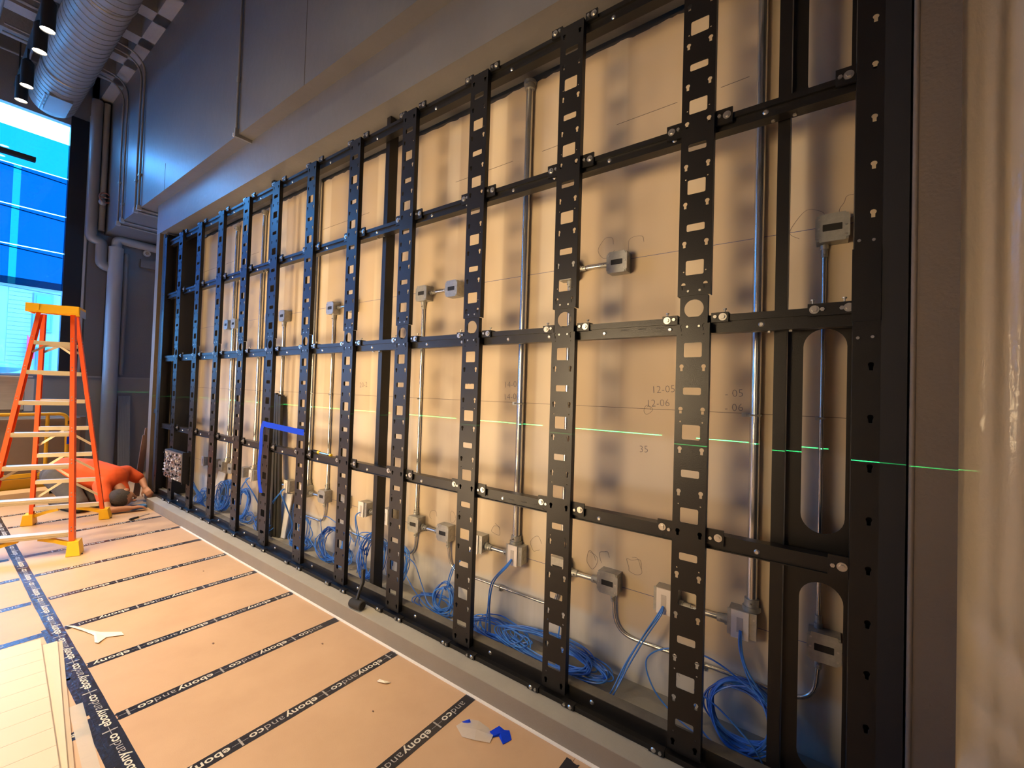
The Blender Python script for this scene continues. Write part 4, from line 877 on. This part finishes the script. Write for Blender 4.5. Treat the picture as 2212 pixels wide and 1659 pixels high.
solo('kneeling_pad', MB().slab([(0.19, -0.435, 0.0005), (0.295, -0.435, 0.0005), (0.335, -0.30, 0.0005), (0.33, -0.19, 0.0005), (0.30, -0.13, 0.0005), (0.20, -0.13, 0.0005)], (0, 0, 0.034)), 'pad_blue', 'blue foam pad on the floor under the worker\'s head', 'pad')

# ================================================================== TOOLS AND SCRAPS
def screwdriver(name, a, b, label, hl=0.45, r=0.013, hm='tool_black', ring='tool_yellow'):
    a, b = V(a), V(b); t = thing(name, label, 'screwdriver', tuple(a)); h = a.lerp(b, hl)
    part('handle', MB().tube([a, a.lerp(h, 0.15), a.lerp(h, 0.55), a.lerp(h, 0.8), h], r, 10, [r * 0.7, r, r * 0.95, r * 0.72, r * 0.85]), hm, t, True)
    part('collar', MB().cyl(h, h.lerp(b, 0.08), r * 0.8, r * 0.6, n=10), ring, t); part('shaft', MB().cyl(h.lerp(b, 0.0801), b, 0.004, n=8), 'emt', t)
screwdriver('screwdriver', (0.80, -0.405, 0.0135), (0.655, -0.195, 0.0055), 'black-handled screwdriver lying on the floor beside the worker', 0.42, 0.0125)
sd = thing('nut_driver', 'black and yellow nut driver resting on the rail right of the sixth upright', 'screwdriver', (3.66, 0.05, 1.018))
part('handle', MB().tube([(3.675, 0.052, 1.034), (3.70, 0.052, 1.034), (3.765, 0.052, 1.034), (3.775, 0.052, 1.034)], 0.014, 12, [0.011, 0.0145, 0.0145, 0.012]), 'tool_black', sd, True)
part('collar', MB().cyl((3.7755, 0.052, 1.034), (3.80, 0.052, 1.034), 0.0125, 0.010, n=12), 'tool_yellow', sd); part('shaft', MB().cyl((3.8005, 0.052, 1.032), (3.94, 0.052, 1.030), 0.008, n=10), 'emt', sd); part('socket', MB().cyl((3.9405, 0.052, 1.030), (3.965, 0.052, 1.030), 0.0105, n=6), 'tool_yellow', sd)
ml = thing('rubber_mallet', 'black rubber mallet leaning against the frame base on the curb', 'mallet', (4.565, -0.09, 0.103))
part('head', MB().cyl((4.512, -0.100, 0.1335), (4.518, -0.0994, 0.1335), 0.026, 0.030, n=18).cyl((4.5181, -0.0994, 0.1335), (4.612, -0.088, 0.1335), 0.030, n=18).cyl((4.6121, -0.088, 0.1335), (4.618, -0.0874, 0.1335), 0.030, 0.026, n=18), 'rubber', ml, True)
part('handle', MB().tube([(4.565, -0.0935, 0.163), (4.556, -0.074, 0.20), (4.545, -0.040, 0.25), (4.530, -0.028, 0.33)], 0.012, 10, [0.011, 0.0105, 0.013, 0.014]), 'tool_black', ml, True)
def scrap(name, pts, m, label, h=0.0012, z=0.0004):
    rr = random.Random(len(pts) + int(pts[0][0] * 100)); n = len(pts); c = V((sum(p[0] for p in pts) / n, sum(p[1] for p in pts) / n, 0)); mb = MB()
    top = [V((p[0], p[1], z + rr.uniform(0.001, 0.010))) for p in pts]; ct = V((c.x, c.y, z + 0.012))
    k = 0; mb.v = top + [ct] + [p - V((0, 0, h)) for p in top] + [ct - V((0, 0, h))]
    for i in range(n): j = (i + 1) % n; mb.f += [(i, j, n), (n + 1 + j, n + 1 + i, 2 * n + 1), (j, i, n + 1 + i, n + 1 + j)]
    for p in mb.v: p.z = max(p.z, 0.0003)
    return solo(name, mb, m, label, 'scrap')
scrap('tape_scrap', [(5.835, -0.20), (5.815, -0.275), (5.845, -0.275), (5.868, -0.245), (5.91, -0.27), (5.925, -0.225), (5.89, -0.195), (5.87, -0.205)], 'tape_blue', 'crumpled royal blue tape scrap on the near floor')
scrap('tape_scrap', [(5.685, -0.292), (5.715, -0.285), (5.735, -0.262), (5.70, -0.255)], 'tape_blue', 'small royal blue tape bit under the clear plastic scrap')
scrap('plastic_scrap', [(5.68, -0.325), (5.69, -0.26), (5.74, -0.235), (5.80, -0.235), (5.85, -0.265), (5.86, -0.30), (5.80, -0.335), (5.74, -0.35)], 'plastic_scrap', 'crumpled clear plastic scrap beside the royal blue tape scrap')
scrap('paper_scrap', [(5.14, -0.36), (5.13, -0.335), (5.17, -0.345), (5.20, -0.315), (5.19, -0.345)], 'paper_white', 'tiny white paper scrap on the floor in mid foreground')
scrap('paper_scrap', [(3.20, -1.245), (3.235, -1.21), (3.36, -1.165), (3.46, -1.13), (3.55, -1.05), (3.60, -1.05), (3.55, -1.12), (3.60, -1.165), (3.57, -1.175), (3.47, -1.16), (3.36, -1.19)], 'paper_white', 'torn pale paper strip lying beside the long tape')
for i, (x, y, r) in enumerate(((4.1, -0.75, 0.006), (2.9, -0.4, 0.005), (5.3, -0.5, 0.004), (4.6, -0.35, 0.005))):
    solo('wood_chip', MB().ball((x, y, 0.003), r * 1.6, r, 0.003, 6, 4), 'wood_brown', f'tiny brown wood chip on the floor boards, {ORD[i]} one', 'scrap', 'wood chips')
# blue painter's tape pulled between two uprights
bt = thing('painters_tape', 'royal blue painter\'s tape stretched between two uprights with a hanging tail', 'tape', (3.0, -0.012, 0.6))
def ribbon(pts, w, t=0.0012):
    mb = MB(); P = bez(pts, 6); n = len(P)
    for i, p in enumerate(P): 
        for q in (0, 1): mb.v += [p + V((0, q * t, -w / 2)), p + V((0, q * t, w / 2))]
    for i in range(n - 1): a, c = i * 4, i * 4 + 4; mb.f += [(a, c, c + 1, a + 1), (a + 2, a + 3, c + 3, c + 2), (a + 1, c + 1, c + 3, a + 3), (a, a + 2, c + 2, c)]
    e = (n - 1) * 4; mb.f += [(0, 1, 3, 2), (e, e + 2, e + 3, e + 1)]; return mb
part('span', ribbon([(3.655, -0.006, 1.183), (3.55, -0.008, 1.185), (3.25, -0.012, 1.197), (3.02, -0.014, 1.206), (2.965, -0.014, 1.210)], 0.048), 'tape_blue', bt)
tl = MB(); Q = bez([(2.968, -0.016, 1.232), (2.955, -0.030, 1.15), (2.962, -0.034, 1.0), (2.958, -0.040, 0.82), (2.972, -0.036, 0.68), (2.995, -0.030, 0.60)], 5)
for p in Q: tl.v += [p, p + V((0.032, 0.012, 0)), p + V((0, 0.0012, 0)), p + V((0.032, 0.0132, 0))]
for i in range(len(Q) - 1): a, c = i * 4, i * 4 + 4; tl.f += [(a, a + 1, c + 1, c), (a + 2, c + 2, c + 3, a + 3), (a, c, c + 2, a + 2), (a + 1, a + 3, c + 3, c + 1)]
part('tail', tl, 'tape_blue', bt)
# dark channel bundle and white offcut leaning against the wall behind the fifth upright
ch = thing('steel_channels', 'dark steel channels leaning against the wall behind the fifth upright', 'metal channel', (2.60, 0.22, 0.103))
for i, dx in enumerate((-0.06, -0.012, 0.036)):
    part('channel', MB().bar((2.80 + dx * 0.9, 0.21 + 0.012 * i, 0.106), (2.585 + dx, 0.302, 1.475 - 0.012 * i), 0.044, 0.026, up=(0, 1, 0)), 'olive_steel', ch)
solo('board_offcut', MB().bar((2.845, 0.245, 0.1035), (2.805, 0.325, 0.50), 0.17, 0.010, up=(0, 1, 0)), 'white_plain', 'white board offcut leaning on the wall among blue cables by the fifth upright', 'board')
solo('board_offcut', MB().bar((1.235, 0.255, 0.1035), (1.235, 0.33, 0.50), 0.20, 0.010, up=(0, 1, 0)), 'white_plain', 'white board offcut leaning on the wall beside the exposed display cabinet', 'board')
# exposed LED cabinet at the far left
lc = thing('display_cabinet', 'open display cabinet with bare electronics mounted low on the frame', 'display', (0.9, -0.04, 0.42))
part('housing', MB().box(0.612, 1.215, -0.060, -0.0035, 0.425, 0.752), 'black_dull', lc)
pb = part('circuit_board', MB().box(0.618, 1.192, -0.066, -0.0602, 0.431, 0.746), 'pcb', lc)
rp = random.Random(5); comps = {k: MB() for k in ('chip_white', 'chip_black', 'chip_brown', 'chip_tan')}
for i in range(15):
    for j in range(9):
        if rp.random() < 0.25: continue
        x = 0.622 + i * 0.0375 + rp.uniform(0, 0.008); z = 0.434 + j * 0.034 + rp.uniform(0, 0.008); w = rp.uniform(0.010, 0.028); h = rp.uniform(0.008, 0.025)
        comps[rp.choice(('chip_white', 'chip_white', 'chip_black', 'chip_black', 'chip_brown', 'chip_brown', 'chip_tan'))].box(x, x + w, -0.0662 - rp.uniform(0.004, 0.016), -0.0661, z, z + h)
for k, mb in comps.items(): o = part('components', mb, k, pb); o['kind'] = 'stuff'
part('side_cover', MB().box(1.2155, 1.222, -0.068, -0.0035, 0.410, 0.766), 'black_dull', lc)
part('hanging_connector', MB().box(0.74, 0.86, -0.055, -0.01, 0.385, 0.424), 'chip_black', lc)
# tape measure hanging at the left jamb
tm = thing('tape_measure', 'tape measure hanging with its yellow blade down the left jamb', 'tape measure', (-0.10, 0.03, 1.15))
part('blade', MB().box(-0.112, -0.0885, 0.036, 0.0372, 1.21, 3.30), 'rule_yellow', tm); bl = MB()
for k in range(66): bl.box(-0.112, -0.097, 0.0352, 0.0359, 1.225 + k * 0.0315, 1.225 + k * 0.0315 + 0.010)
part('markings', bl, 'tool_black', tm); part('case', MB().cyl((-0.133, 0.037, 1.175), (-0.067, 0.037, 1.175), 0.036, n=16).box(-0.132, -0.068, 0.002, 0.072, 1.139, 1.176), 'tool_black', tm)

# ================================================================== FAR CORNER: PIPES, BOARDS, CART
def pipe(name, pts, r, m, label, bend=0.12, collars=()):
    t = thing(name, label, 'pipe', (pts[0][0], pts[0][1], min(p[2] for p in pts))); part('run', MB().tube(fillet(pts, bend, 7), r, 18), m, t, True)
    for a, b_, rr in collars: part('collar', MB().cyl(a, b_, rr, n=18), m, t, True)
    return t
px = XW + 0.13
pipe('insulated_pipe', [(px, -0.01, 0.02), (px, -0.01, 3.72)], 0.095, 'pipe_wrap', 'thick wrapped pipe standing in the far corner')
pipe('insulated_pipe', [(px, -0.005, 3.725), (px, -0.005, 3.86), (px, 0.75, 3.84)], 0.066, 'pipe_wrap', 'wrapped pipe elbow turning sideways above the thick corner pipe', 0.11)
pipe('insulated_pipe', [(XW + 0.09, -0.31, 6.0), (XW + 0.09, -0.31, 3.80), (XW + 0.09, -0.18, 3.78), (XW + 0.09, -0.18, 3.40), (XW + 0.09, -0.02, 3.38)], 0.072, 'pipe_paint', 'grey pipe jogging down the far corner beside the window', 0.09)
pipe('insulated_pipe', [(XW + 0.11, -0.196, 6.0), (XW + 0.11, -0.196, 3.95)], 0.040, 'pipe_paint', 'straight grey riser between the jogging pipe and the bulkhead')
pipe('riser_pipe', [(XW + 0.10, 0.125, 3.66), (XW + 0.10, 0.125, 1.65)], 0.035, 'pipe_paint', 'slim grey riser right of the thick corner pipe')
vv = thing('valve', 'small valve with a reddish handwheel on the far corner pipes', 'valve', (XW + 0.22, -0.19, 4.4)); part('handwheel', MB().ring((XW + 0.235, -0.19, 4.45), (1, 0.2, 0), 0.075, 0.010).bar((XW + 0.235, -0.265, 4.45), (XW + 0.235, -0.115, 4.45), 0.012, 0.012), 'copper', vv, True); part('stem', MB().cyl((XW + 0.10, -0.19, 4.45), (XW + 0.245, -0.19, 4.45), 0.012, n=8), 'zinc', vv); part('bonnet', MB().ball((XW + 0.20, -0.215, 4.38), 0.05), 'pipe_paint', vv, True)
al = thing('wall_alarm', 'round white alarm device on the far grey wall', 'alarm', (XW, 0.41, 3.70)); part('base', MB().cyl((XW + 0.001, 0.41, 3.765), (XW + 0.03, 0.41, 3.765), 0.055, 0.05, n=20), 'white_plain', al, True); part('lens', MB().cyl((XW + 0.031, 0.41, 3.765), (XW + 0.045, 0.41, 3.765), 0.026, 0.02, n=16), 'chip_tan', al, True)
solo('wall_cabinet', MB().box(XW + 0.0205, XW + 0.08, 0.32, 0.62, 3.50, 3.64), 'end_paint', 'shallow grey box on the wall below the white alarm', 'box')
rp_ = thing('ribbed_panel', 'grey ribbed metal panel leaning upright in the far corner', 'panel', (XW + 0.2, 0.19, 0.0)); part('sheet', MB().bar((XW + 0.26, 0.19, 0.002), (XW + 0.075, 0.19, 1.30), 0.155, 0.012, up=(1, 0, 0)), 'grey_metal', rp_)
for k in range(7): y = 0.128 + k * 0.0207; part('rib', MB().bar((XW + 0.269, y, 0.01), (XW + 0.084, y, 1.295), 0.006, 0.006, up=(1, 0, 0)), 'grey_metal' if k not in (0, 6) else 'galv', rp_)
solo('timber_board', MB().bar((-0.45, -0.05, 0.002), (-0.335, -0.005, 0.93), 0.045, 0.018, up=(1, 0, 0)), 'wood_brown', 'taller brown board leaning beside the left jamb', 'board')
solo('timber_board', MB().bar((-0.40, -0.095, 0.002), (-0.30, -0.045, 0.84), 0.030, 0.016, up=(1, 0, 0)), 'wood_brown', 'shorter brown board leaning beside the left jamb', 'board')
# conduits on the bulkhead face
def bconduit(x, zb, zt, back, label, r=0.013):
    y = YK - r - 0.006; pts = [(x, y - 1.2, 6.012), (x, y, 6.012), (x, y, ZK - r - 0.004), (x, back, ZK - r - 0.004)]
    t = thing('bulkhead_conduit', label, 'conduit', (x, y, ZK - 0.03)); part('pipe', MB().tube(fillet(pts[:3] , 0.27, 9), r, 10), 'pipe_paint', t, True); part('pipe', MB().tube([(x, y - 0.001, ZK - r - 0.003), (x, back, ZK - r - 0.003)], r, 10), 'pipe_paint', t, True)
    part('elbow', MB().box(x - 0.022, x + 0.022, y - 0.02, y + 0.03, ZK - 0.034, ZK + 0.03), 'pipe_wrap', t)
    part('clamp', MB().box(x - 0.045, x + 0.02, y - 0.016, YK - 0.0005, zb, zb + 0.025), 'galv', t)
for x, zb, zt, lab in ((-1.60, 4.52, 5.72, 'leftmost grey conduit bending down the bulkhead face in the far corner'), (-1.385, 4.15, 5.80, 'second grey conduit from the left on the bulkhead face'), (-0.72, 4.32, 5.95, 'third grey conduit from the left on the bulkhead, beside its twin'), (-0.56, 4.36, 5.95, 'fourth grey conduit from the left on the bulkhead, nearer of the twins')): bconduit(x, zb, zt, 0.6, lab)
bc = thing('bulkhead_conduit', 'single grey conduit ending in a fitting on the bulkhead above the frame', 'conduit', (2.50, YK - 0.02, ZK)); part('pipe', MB().tube([(2.50, YK - 0.014, 6.0), (2.50, YK - 0.014, ZK + 0.02)], 0.011, 10), 'pipe_paint', bc, True); part('fitting', MB().box(2.485, 2.515, YK - 0.03, YK - 0.001, ZK - 0.03, ZK + 0.05).box(2.49, 2.512, YK, YF - 0.002, ZK - 0.026, ZK - 0.0005), 'pipe_paint', bc); part('cap', MB().box(2.47, 2.486, YK - 0.034, YK - 0.004, ZK - 0.02, ZK + 0.01), 'white_plain', bc)
part('coupling', MB().cyl((2.50, YK - 0.014, 4.42), (2.50, YK - 0.014, 4.47), 0.017, n=12), 'pipe_paint', bc, True)
# spiral duct under the ceiling
du = thing('spiral_duct', 'large round spiral duct hung below the ceiling', 'duct', (2.0, -0.79, 5.45)); DR = 0.25; DY, DZ = -0.80, 5.72
part('tube', MB().cyl((XW + 0.15, DY, DZ), (8.5, DY, DZ), DR, n=40), 'duct', du, True)
sp = MB(); N = 90
for t in range(N): x = XW + 0.35 + t * 0.12; sp.ring((x, DY, DZ), (1, 0.12, 0), DR + 0.001, 0.005, 36, 5)
part('seam_rings', sp, 'duct', du, True)
part('grille', MB().tube([(XW + 0.30, DY - 0.15, DZ - DR - 0.012), (XW + 0.85, DY - 0.15, DZ - DR - 0.012)], 0.012, 6).box(XW + 0.30, XW + 0.85, DY - 0.115, DY + 0.115, DZ - DR - 0.020, DZ - DR + 0.03), 'pipe_paint', du)
for x in (-1.2, 0.8, 2.8, 4.8, 6.8): part('hanger', MB().cyl((x, DY - DR - 0.01, DZ), (x, DY - DR - 0.01, 6.4), 0.006, n=6).cyl((x, DY + DR + 0.01, DZ), (x, DY + DR + 0.01, 6.4), 0.006, n=6).ring((x, DY, DZ), (1, 0, 0), DR + 0.004, 0.008, 36, 4), 'galv', du)
# ceiling services left of the duct
for i, (y, z, r) in enumerate(((-1.12, 5.85, 0.022), (-1.42, 5.92, 0.018))):
    pipe('ceiling_pipe', [(XW + 0.1, y, z), (8.4, y, z)], r, 'pipe_wrap' if i == 0 else 'pipe_paint', ('pale pipe running along the ceiling beside the duct', 'darker pipe running along the ceiling left of the spotlights')[i])
for i, x in enumerate((-2.05, -0.75, 0.55)): pipe('ceiling_pipe', [(x, -0.55, 6.02), (x, -5.5, 6.02)], 0.016, 'pipe_paint', f'thin pipe crossing the ceiling ribs, {ORD[i]} from the window')
# track with spotlights
TY = -1.17; LZ = 5.20
tr = thing('lighting_track', 'black lighting track hung under the ceiling', 'track', (2.0, TY, LZ + 0.5)); part('bar', MB().box(XW + 0.2, 8.2, TY - 0.02, TY + 0.02, LZ + 0.47, LZ + 0.50), 'black_dull', tr)
for x in (-2.0, 0.6, 3.0, 5.4, 7.6): part('drop_rod', MB().cyl((x, TY, LZ + 0.5), (x, TY, 6.42), 0.008, n=6), 'black_dull', tr)
lamps = [(-1.59, 'farthest lit black cylinder spotlight on the ceiling track'), (-1.10, 'second farthest lit cylinder spotlight on the ceiling track'), (-0.12, 'second nearest of the four visible cylinder spotlights'), (0.39, 'nearest of the four visible lit cylinder spotlights')]
lamps += [(x, f'lit cylinder spotlight on the near track, {ORD[i]} past the four visible ones') for i, x in enumerate((1.4, 1.9, 3.0, 3.5, 4.6, 5.1))]
for x, lab in lamps:
    t = thing('spotlight', lab, 'spotlight', (x, TY, LZ), 'ceiling track spotlights')
    part('housing', MB().cyl((x, TY, LZ), (x, TY, LZ + 0.30), 0.058, n=24, caps=False).cyl((x, TY, LZ + 0.3001), (x, TY, LZ + 0.34), 0.058, 0.03, n=24), 'black_dull', t, True)
    part('lens', MB().cyl((x, TY, LZ + 0.010), (x, TY, LZ + 0.014), 0.0565, n=24), 'lamp_glow', t); part('stem', MB().cyl((x, TY, LZ + 0.3401), (x, TY, LZ + 0.47), 0.012, n=8), 'black_dull', t)
    l = bpy.data.lights.new('spot', 'SPOT'); l.energy = SPOT_W; l.color = SPOT_COL; l.spot_size = math.radians(56); l.spot_blend = 0.6; l.shadow_soft_size = 0.05
    lo = bpy.data.objects.new('spot_light', l); COL.objects.link(lo); lo.parent = t; lo.location = (0, 0, -0.004)
TY2 = -3.9  # second track added out of view so the floor bounces more light
tr2 = thing('lighting_track', 'unseen second lighting track added over the room for bounce light', 'track', (2.0, TY2, LZ + 0.5)); part('bar', MB().box(XW + 0.2, 8.2, TY2 - 0.02, TY2 + 0.02, LZ + 0.47, LZ + 0.50), 'black_dull', tr2)
for x in (-2.0, 0.6, 3.0, 5.4, 7.6): part('drop_rod', MB().cyl((x, TY2, LZ + 0.5), (x, TY2, 6.42), 0.008, n=6), 'black_dull', tr2)
for i, x in enumerate((-1.2, 0.0, 1.2, 2.4, 3.6, 4.6)):
    t = thing('spotlight', f'unseen spotlight added on the second track for bounce light, {ORD[i]} from the window', 'spotlight', (x, TY2, LZ), 'added spotlights on the second track')
    part('housing', MB().cyl((x, TY2, LZ), (x, TY2, LZ + 0.30), 0.058, n=24, caps=False).cyl((x, TY2, LZ + 0.3001), (x, TY2, LZ + 0.34), 0.058, 0.03, n=24), 'black_dull', t, True)
    part('lens', MB().cyl((x, TY2, LZ + 0.010), (x, TY2, LZ + 0.014), 0.0565, n=24), 'lamp_glow', t); part('stem', MB().cyl((x, TY2, LZ + 0.3401), (x, TY2, LZ + 0.47), 0.012, n=8), 'black_dull', t)
    l = bpy.data.lights.new('spot', 'SPOT'); l.energy = SPOT2_W; l.color = SPOT_COL; l.spot_size = math.radians(90); l.spot_blend = 0.5; l.shadow_soft_size = 0.05
    lo = bpy.data.objects.new('spot_light', l); COL.objects.link(lo); lo.parent = t; lo.location = (0, 0, -0.004)
solo('black_bar', MB().box(XW + 0.25, XW + 0.33, -3.2, -0.955, 4.66, 4.72).cyl((XW + 0.29, -1.4, 4.72), (XW + 0.29, -1.4, 6.42), 0.006, n=6).cyl((XW + 0.29, -2.8, 4.72), (XW + 0.29, -2.8, 6.42), 0.006, n=6), 'black_dull', 'black linear fixture hanging inside the window', 'light fixture')
# yellow panel cart with brown boards, wrapped stack behind
ca = thing('panel_cart', 'yellow tube cart on wheels standing behind the stepladder', 'cart', (-1.45, -1.05, 0.0)); cx = -1.40
part('deck', MB().box(cx - 0.28, cx + 0.02, -2.1, -0.62, 0.16, 0.20), 'ply', ca); part('deck_edge', MB().box(cx + 0.0201, cx + 0.045, -2.1, -0.60, 0.10, 0.24), 'cart_yellow', ca)
part('top_rail', MB().tube(fillet([(cx, -2.1, 1.075), (cx, -0.615, 1.075), (cx, -0.60, 0.24)], 0.09), 0.022, 12), 'cart_yellow', ca, True)
for y in (-0.80, -1.45): part('upright', MB().cyl((cx, y, 0.21), (cx, y, 1.06), 0.020, n=12), 'cart_yellow', ca, True)
part('tape_band', MB().cyl((cx, -0.60, 0.66), (cx, -0.60, 0.80), 0.0245, n=12), 'tape_blue', ca)
part('tape_band', MB().cyl((cx, -0.60, 0.93), (cx, -0.60, 0.98), 0.0245, n=12), 'olive_steel', ca)
for y in (-0.72, -1.9):
    for xx in (cx - 0.24, cx - 0.03): part('wheel', MB().cyl((xx - 0.02, y, 0.06), (xx + 0.02, y, 0.06), 0.06, n=16), 'rubber', ca, True)
part('lower_bar', MB().box(cx + 0.06, cx + 0.10, -2.1, -0.56, 0.262, 0.31), 'cart_yellow', ca)
for i in range(5):
    x = cx - 0.055 - i * 0.043; y1 = -0.50 + 0.035 * i if i % 2 else -0.56
    o = solo('brown_panel', MB().box(x - 0.038, x, -2.0, y1, 0.202, 1.005 + 0.006 * i), 'board_brown', f'brown board standing on edge in the yellow cart, {ORD[i]} from the front', 'board', 'boards on the cart'); 
    part('film_edge', MB().box(x - 0.037, x - 0.001, -1.98, y1 - 0.01, 1.0056 + 0.006 * i, 1.009 + 0.006 * i), 'film_glossy', o)
solo('floor_box', MB().box(-1.30, -1.02, -2.2, -0.80, 0.002, 0.12), 'ply', 'low plywood box on the floor in front of the yellow cart', 'box')
ws = thing('wrapped_stack', 'stack of boards wrapped in plastic beside the window', 'stack', (-1.95, -1.4, 0.0)); part('bundle', MB().box(-2.3, -1.75, -2.4, -0.99, 1.12, 1.56), 'wrap', ws); part('loose_edge', MB().box(-2.26, -1.76, -0.985, -0.90, 1.10, 1.54), 'film_glossy', ws); part('pallet', MB().box(-2.3, -1.75, -2.3, -1.0, 0.0, 1.115), 'board_brown', ws); part('top_sheet', MB().box(-2.32, -1.70, -2.4, -0.92, 1.562, 1.575), 'white_plain', ws)

# ================================================================== HANGING PLASTIC SHEET at the right
def sheet():
    nx, nz = 170, 220; mb = MB(); rs = random.Random(9); x0, x1, z0, z1 = 7.366, 8.68, 0.004, 3.52
    waves = [(rs.uniform(5, 22), rs.uniform(-3, 3), rs.uniform(0, 6.28), rs.uniform(0.0015, 0.006)) for _ in range(8)] + [(rs.uniform(28, 46), rs.uniform(-4, 4), rs.uniform(0, 6.28), rs.uniform(0.0008, 0.002)) for _ in range(8)]
    fold = [(rs.uniform(3, 9), rs.uniform(7, 18), rs.uniform(0, 6.28), rs.uniform(0.010, 0.030)) for _ in range(8)]
    for j in range(nz + 1):
        z = z0 + (z1 - z0) * j / nz; up = max(0.0, min(1.0, (z - 1.2) / 1.2)); low = max(0.0, 1 - z / 0.95)
        for i in range(nx + 1):
            x = x0 + (x1 - x0) * i / nx
            d = sum(a * math.sin(kx * 3 * x + kz * 0.4 * z + p) for kx, kz, p, a in waves) * (0.35 + 0.9 * up) + low * sum(a * math.sin(kx * x + kz * z + p + 1.5 * math.sin(5 * x)) for kx, kz, p, a in fold)
            drape = 0.030 * math.exp(-((z - 0.95 + 0.9 * (x - 7.366)) / 0.06) ** 2) + 0.022 * math.exp(-((z - 0.72 + 0.75 * (x - 7.366)) / 0.045) ** 2) + 0.018 * math.exp(-((z - 0.50 + 0.2 * (x - 7.366)) / 0.05) ** 2)
            d -= drape
            mb.v.append(V((x, 0.005 + d * min(1.0, 0.3 + (x - 7.366) * 6) - 0.13 * low * low * math.exp(-((x - 7.50) / 0.12) ** 2), z)))
    for j in range(nz):
        for i in range(nx): a = j * (nx + 1) + i; mb.f.append((a, a + 1, a + nx + 2, a + nx + 1))
    return mb
o = link('plastic_sheet', setmat(sheet().mesh('plastic_sheet', fix=False), 'plastic_sheet')); smooth(o.data, 180); tag(o, 'wrinkled translucent plastic sheet hanging at the right edge', 'plastic sheet')

pl = bpy.data.lights.new('sheet_backlight', 'AREA'); pl.shape = 'DISK'; pl.size = 0.9; pl.energy = 15; pl.color = SPOT_COL  # unseen lamp added to make the plastic sheet glow from behind
plo = bpy.data.objects.new('sheet_backlight', pl); COL.objects.link(plo); plo.location = (8.05, 1.28, 0.9); plo.rotation_euler = (math.radians(80), 0, 0)
lp = thing('backlight_lamp', 'unseen round lamp added behind the plastic sheet as a backlight', 'lamp', (7.9, 1.3, 0.0)); part('reflector', MB().cyl((7.9, 1.29, 0.85), (7.9, 1.40, 0.85), 0.26, 0.12, n=24), 'white_plain', lp); part('stand', MB().cyl((7.9, 1.36, 0.0), (7.9, 1.36, 0.72), 0.015, n=8), 'tool_black', lp)
for i, (fx, tx, fz) in enumerate(FILLS):  # made-up stands and heads for the unseen fill spots
    t = thing('fill_lamp', f'unseen warm fill lamp added behind the photographer, {ORD[i]} from the window', 'floodlight', (fx, -3.2, 0.0), 'added fill lamps behind the photographer')
    part('stand', MB().cyl((fx, -3.24, 0.03), (fx, -3.24, fz - 0.12), 0.014, n=8), 'tool_black', t); part('head', MB().box(fx - 0.14, fx + 0.14, -3.30, -3.22, fz - 0.119, fz + 0.10), 'tool_yellow', t)
    for a in (0.5, 2.6, 4.7): part('foot', MB().bar((fx, -3.24, 0.045), (fx + 0.28 * math.cos(a), -3.24 + 0.28 * math.sin(a), 0.012), 0.02, 0.02), 'tool_black', t)

# ================================================================== LASER LEVEL behind the camera: a fan of green light at 1.366 m
lz = bpy.data.lights.new('laser_fan', 'POINT'); lz.energy = 2400; lz.color = (0.03, 1.0, 0.22); lz.shadow_soft_size = 0.0; lz.cycles.max_bounces = 0; lz.use_nodes = True
nt = lz.node_tree; em = nt.nodes['Emission']; tc = nt.nodes.new('ShaderNodeTexCoord'); sx = nt.nodes.new('ShaderNodeSeparateXYZ'); ab = nt.nodes.new('ShaderNodeMath'); ab.operation = 'ABSOLUTE'; lt = nt.nodes.new('ShaderNodeMath'); lt.operation = 'LESS_THAN'; lt.inputs[1].default_value = 0.00065
nt.links.new(tc.outputs['Normal'], sx.inputs[0]); nt.links.new(sx.outputs['Z'], ab.inputs[0]); nt.links.new(ab.outputs[0], lt.inputs[0]); mr = nt.nodes.new('ShaderNodeMapRange'); mr.inputs['From Min'].default_value = -0.02; mr.inputs['From Max'].default_value = -0.36; mr.inputs['To Min'].default_value = 0.0; mr.inputs['To Max'].default_value = 1.0
mu = nt.nodes.new('ShaderNodeMath'); mu.operation = 'MULTIPLY'; nt.links.new(sx.outputs['X'], mr.inputs['Value']); nt.links.new(mr.outputs[0], mu.inputs[0]); nt.links.new(lt.outputs[0], mu.inputs[1]); mr2 = nt.nodes.new('ShaderNodeMapRange'); mr2.inputs['From Min'].default_value = -0.985; mr2.inputs['From Max'].default_value = -0.945; mu2 = nt.nodes.new('ShaderNodeMath'); mu2.operation = 'MULTIPLY'
nt.links.new(sx.outputs['X'], mr2.inputs['Value']); nt.links.new(mr2.outputs[0], mu2.inputs[0]); nt.links.new(mu.outputs[0], mu2.inputs[1]); nt.links.new(mu2.outputs[0], em.inputs['Strength'])
lob = bpy.data.objects.new('laser_fan', lz); COL.objects.link(lob); lob.location = (7.46, -2.07, 1.366)
ll = thing('laser_level', 'small laser level on a stand behind the photographer', 'laser level', (7.46, -2.12, 0.0)); part('stand', MB().cyl((7.46, -2.13, 0.001), (7.46, -2.13, 1.30), 0.012, n=8), 'tool_black', ll); part('body', MB().box(7.42, 7.50, -2.18, -2.09, 1.3005, 1.40), 'tool_yellow', ll)
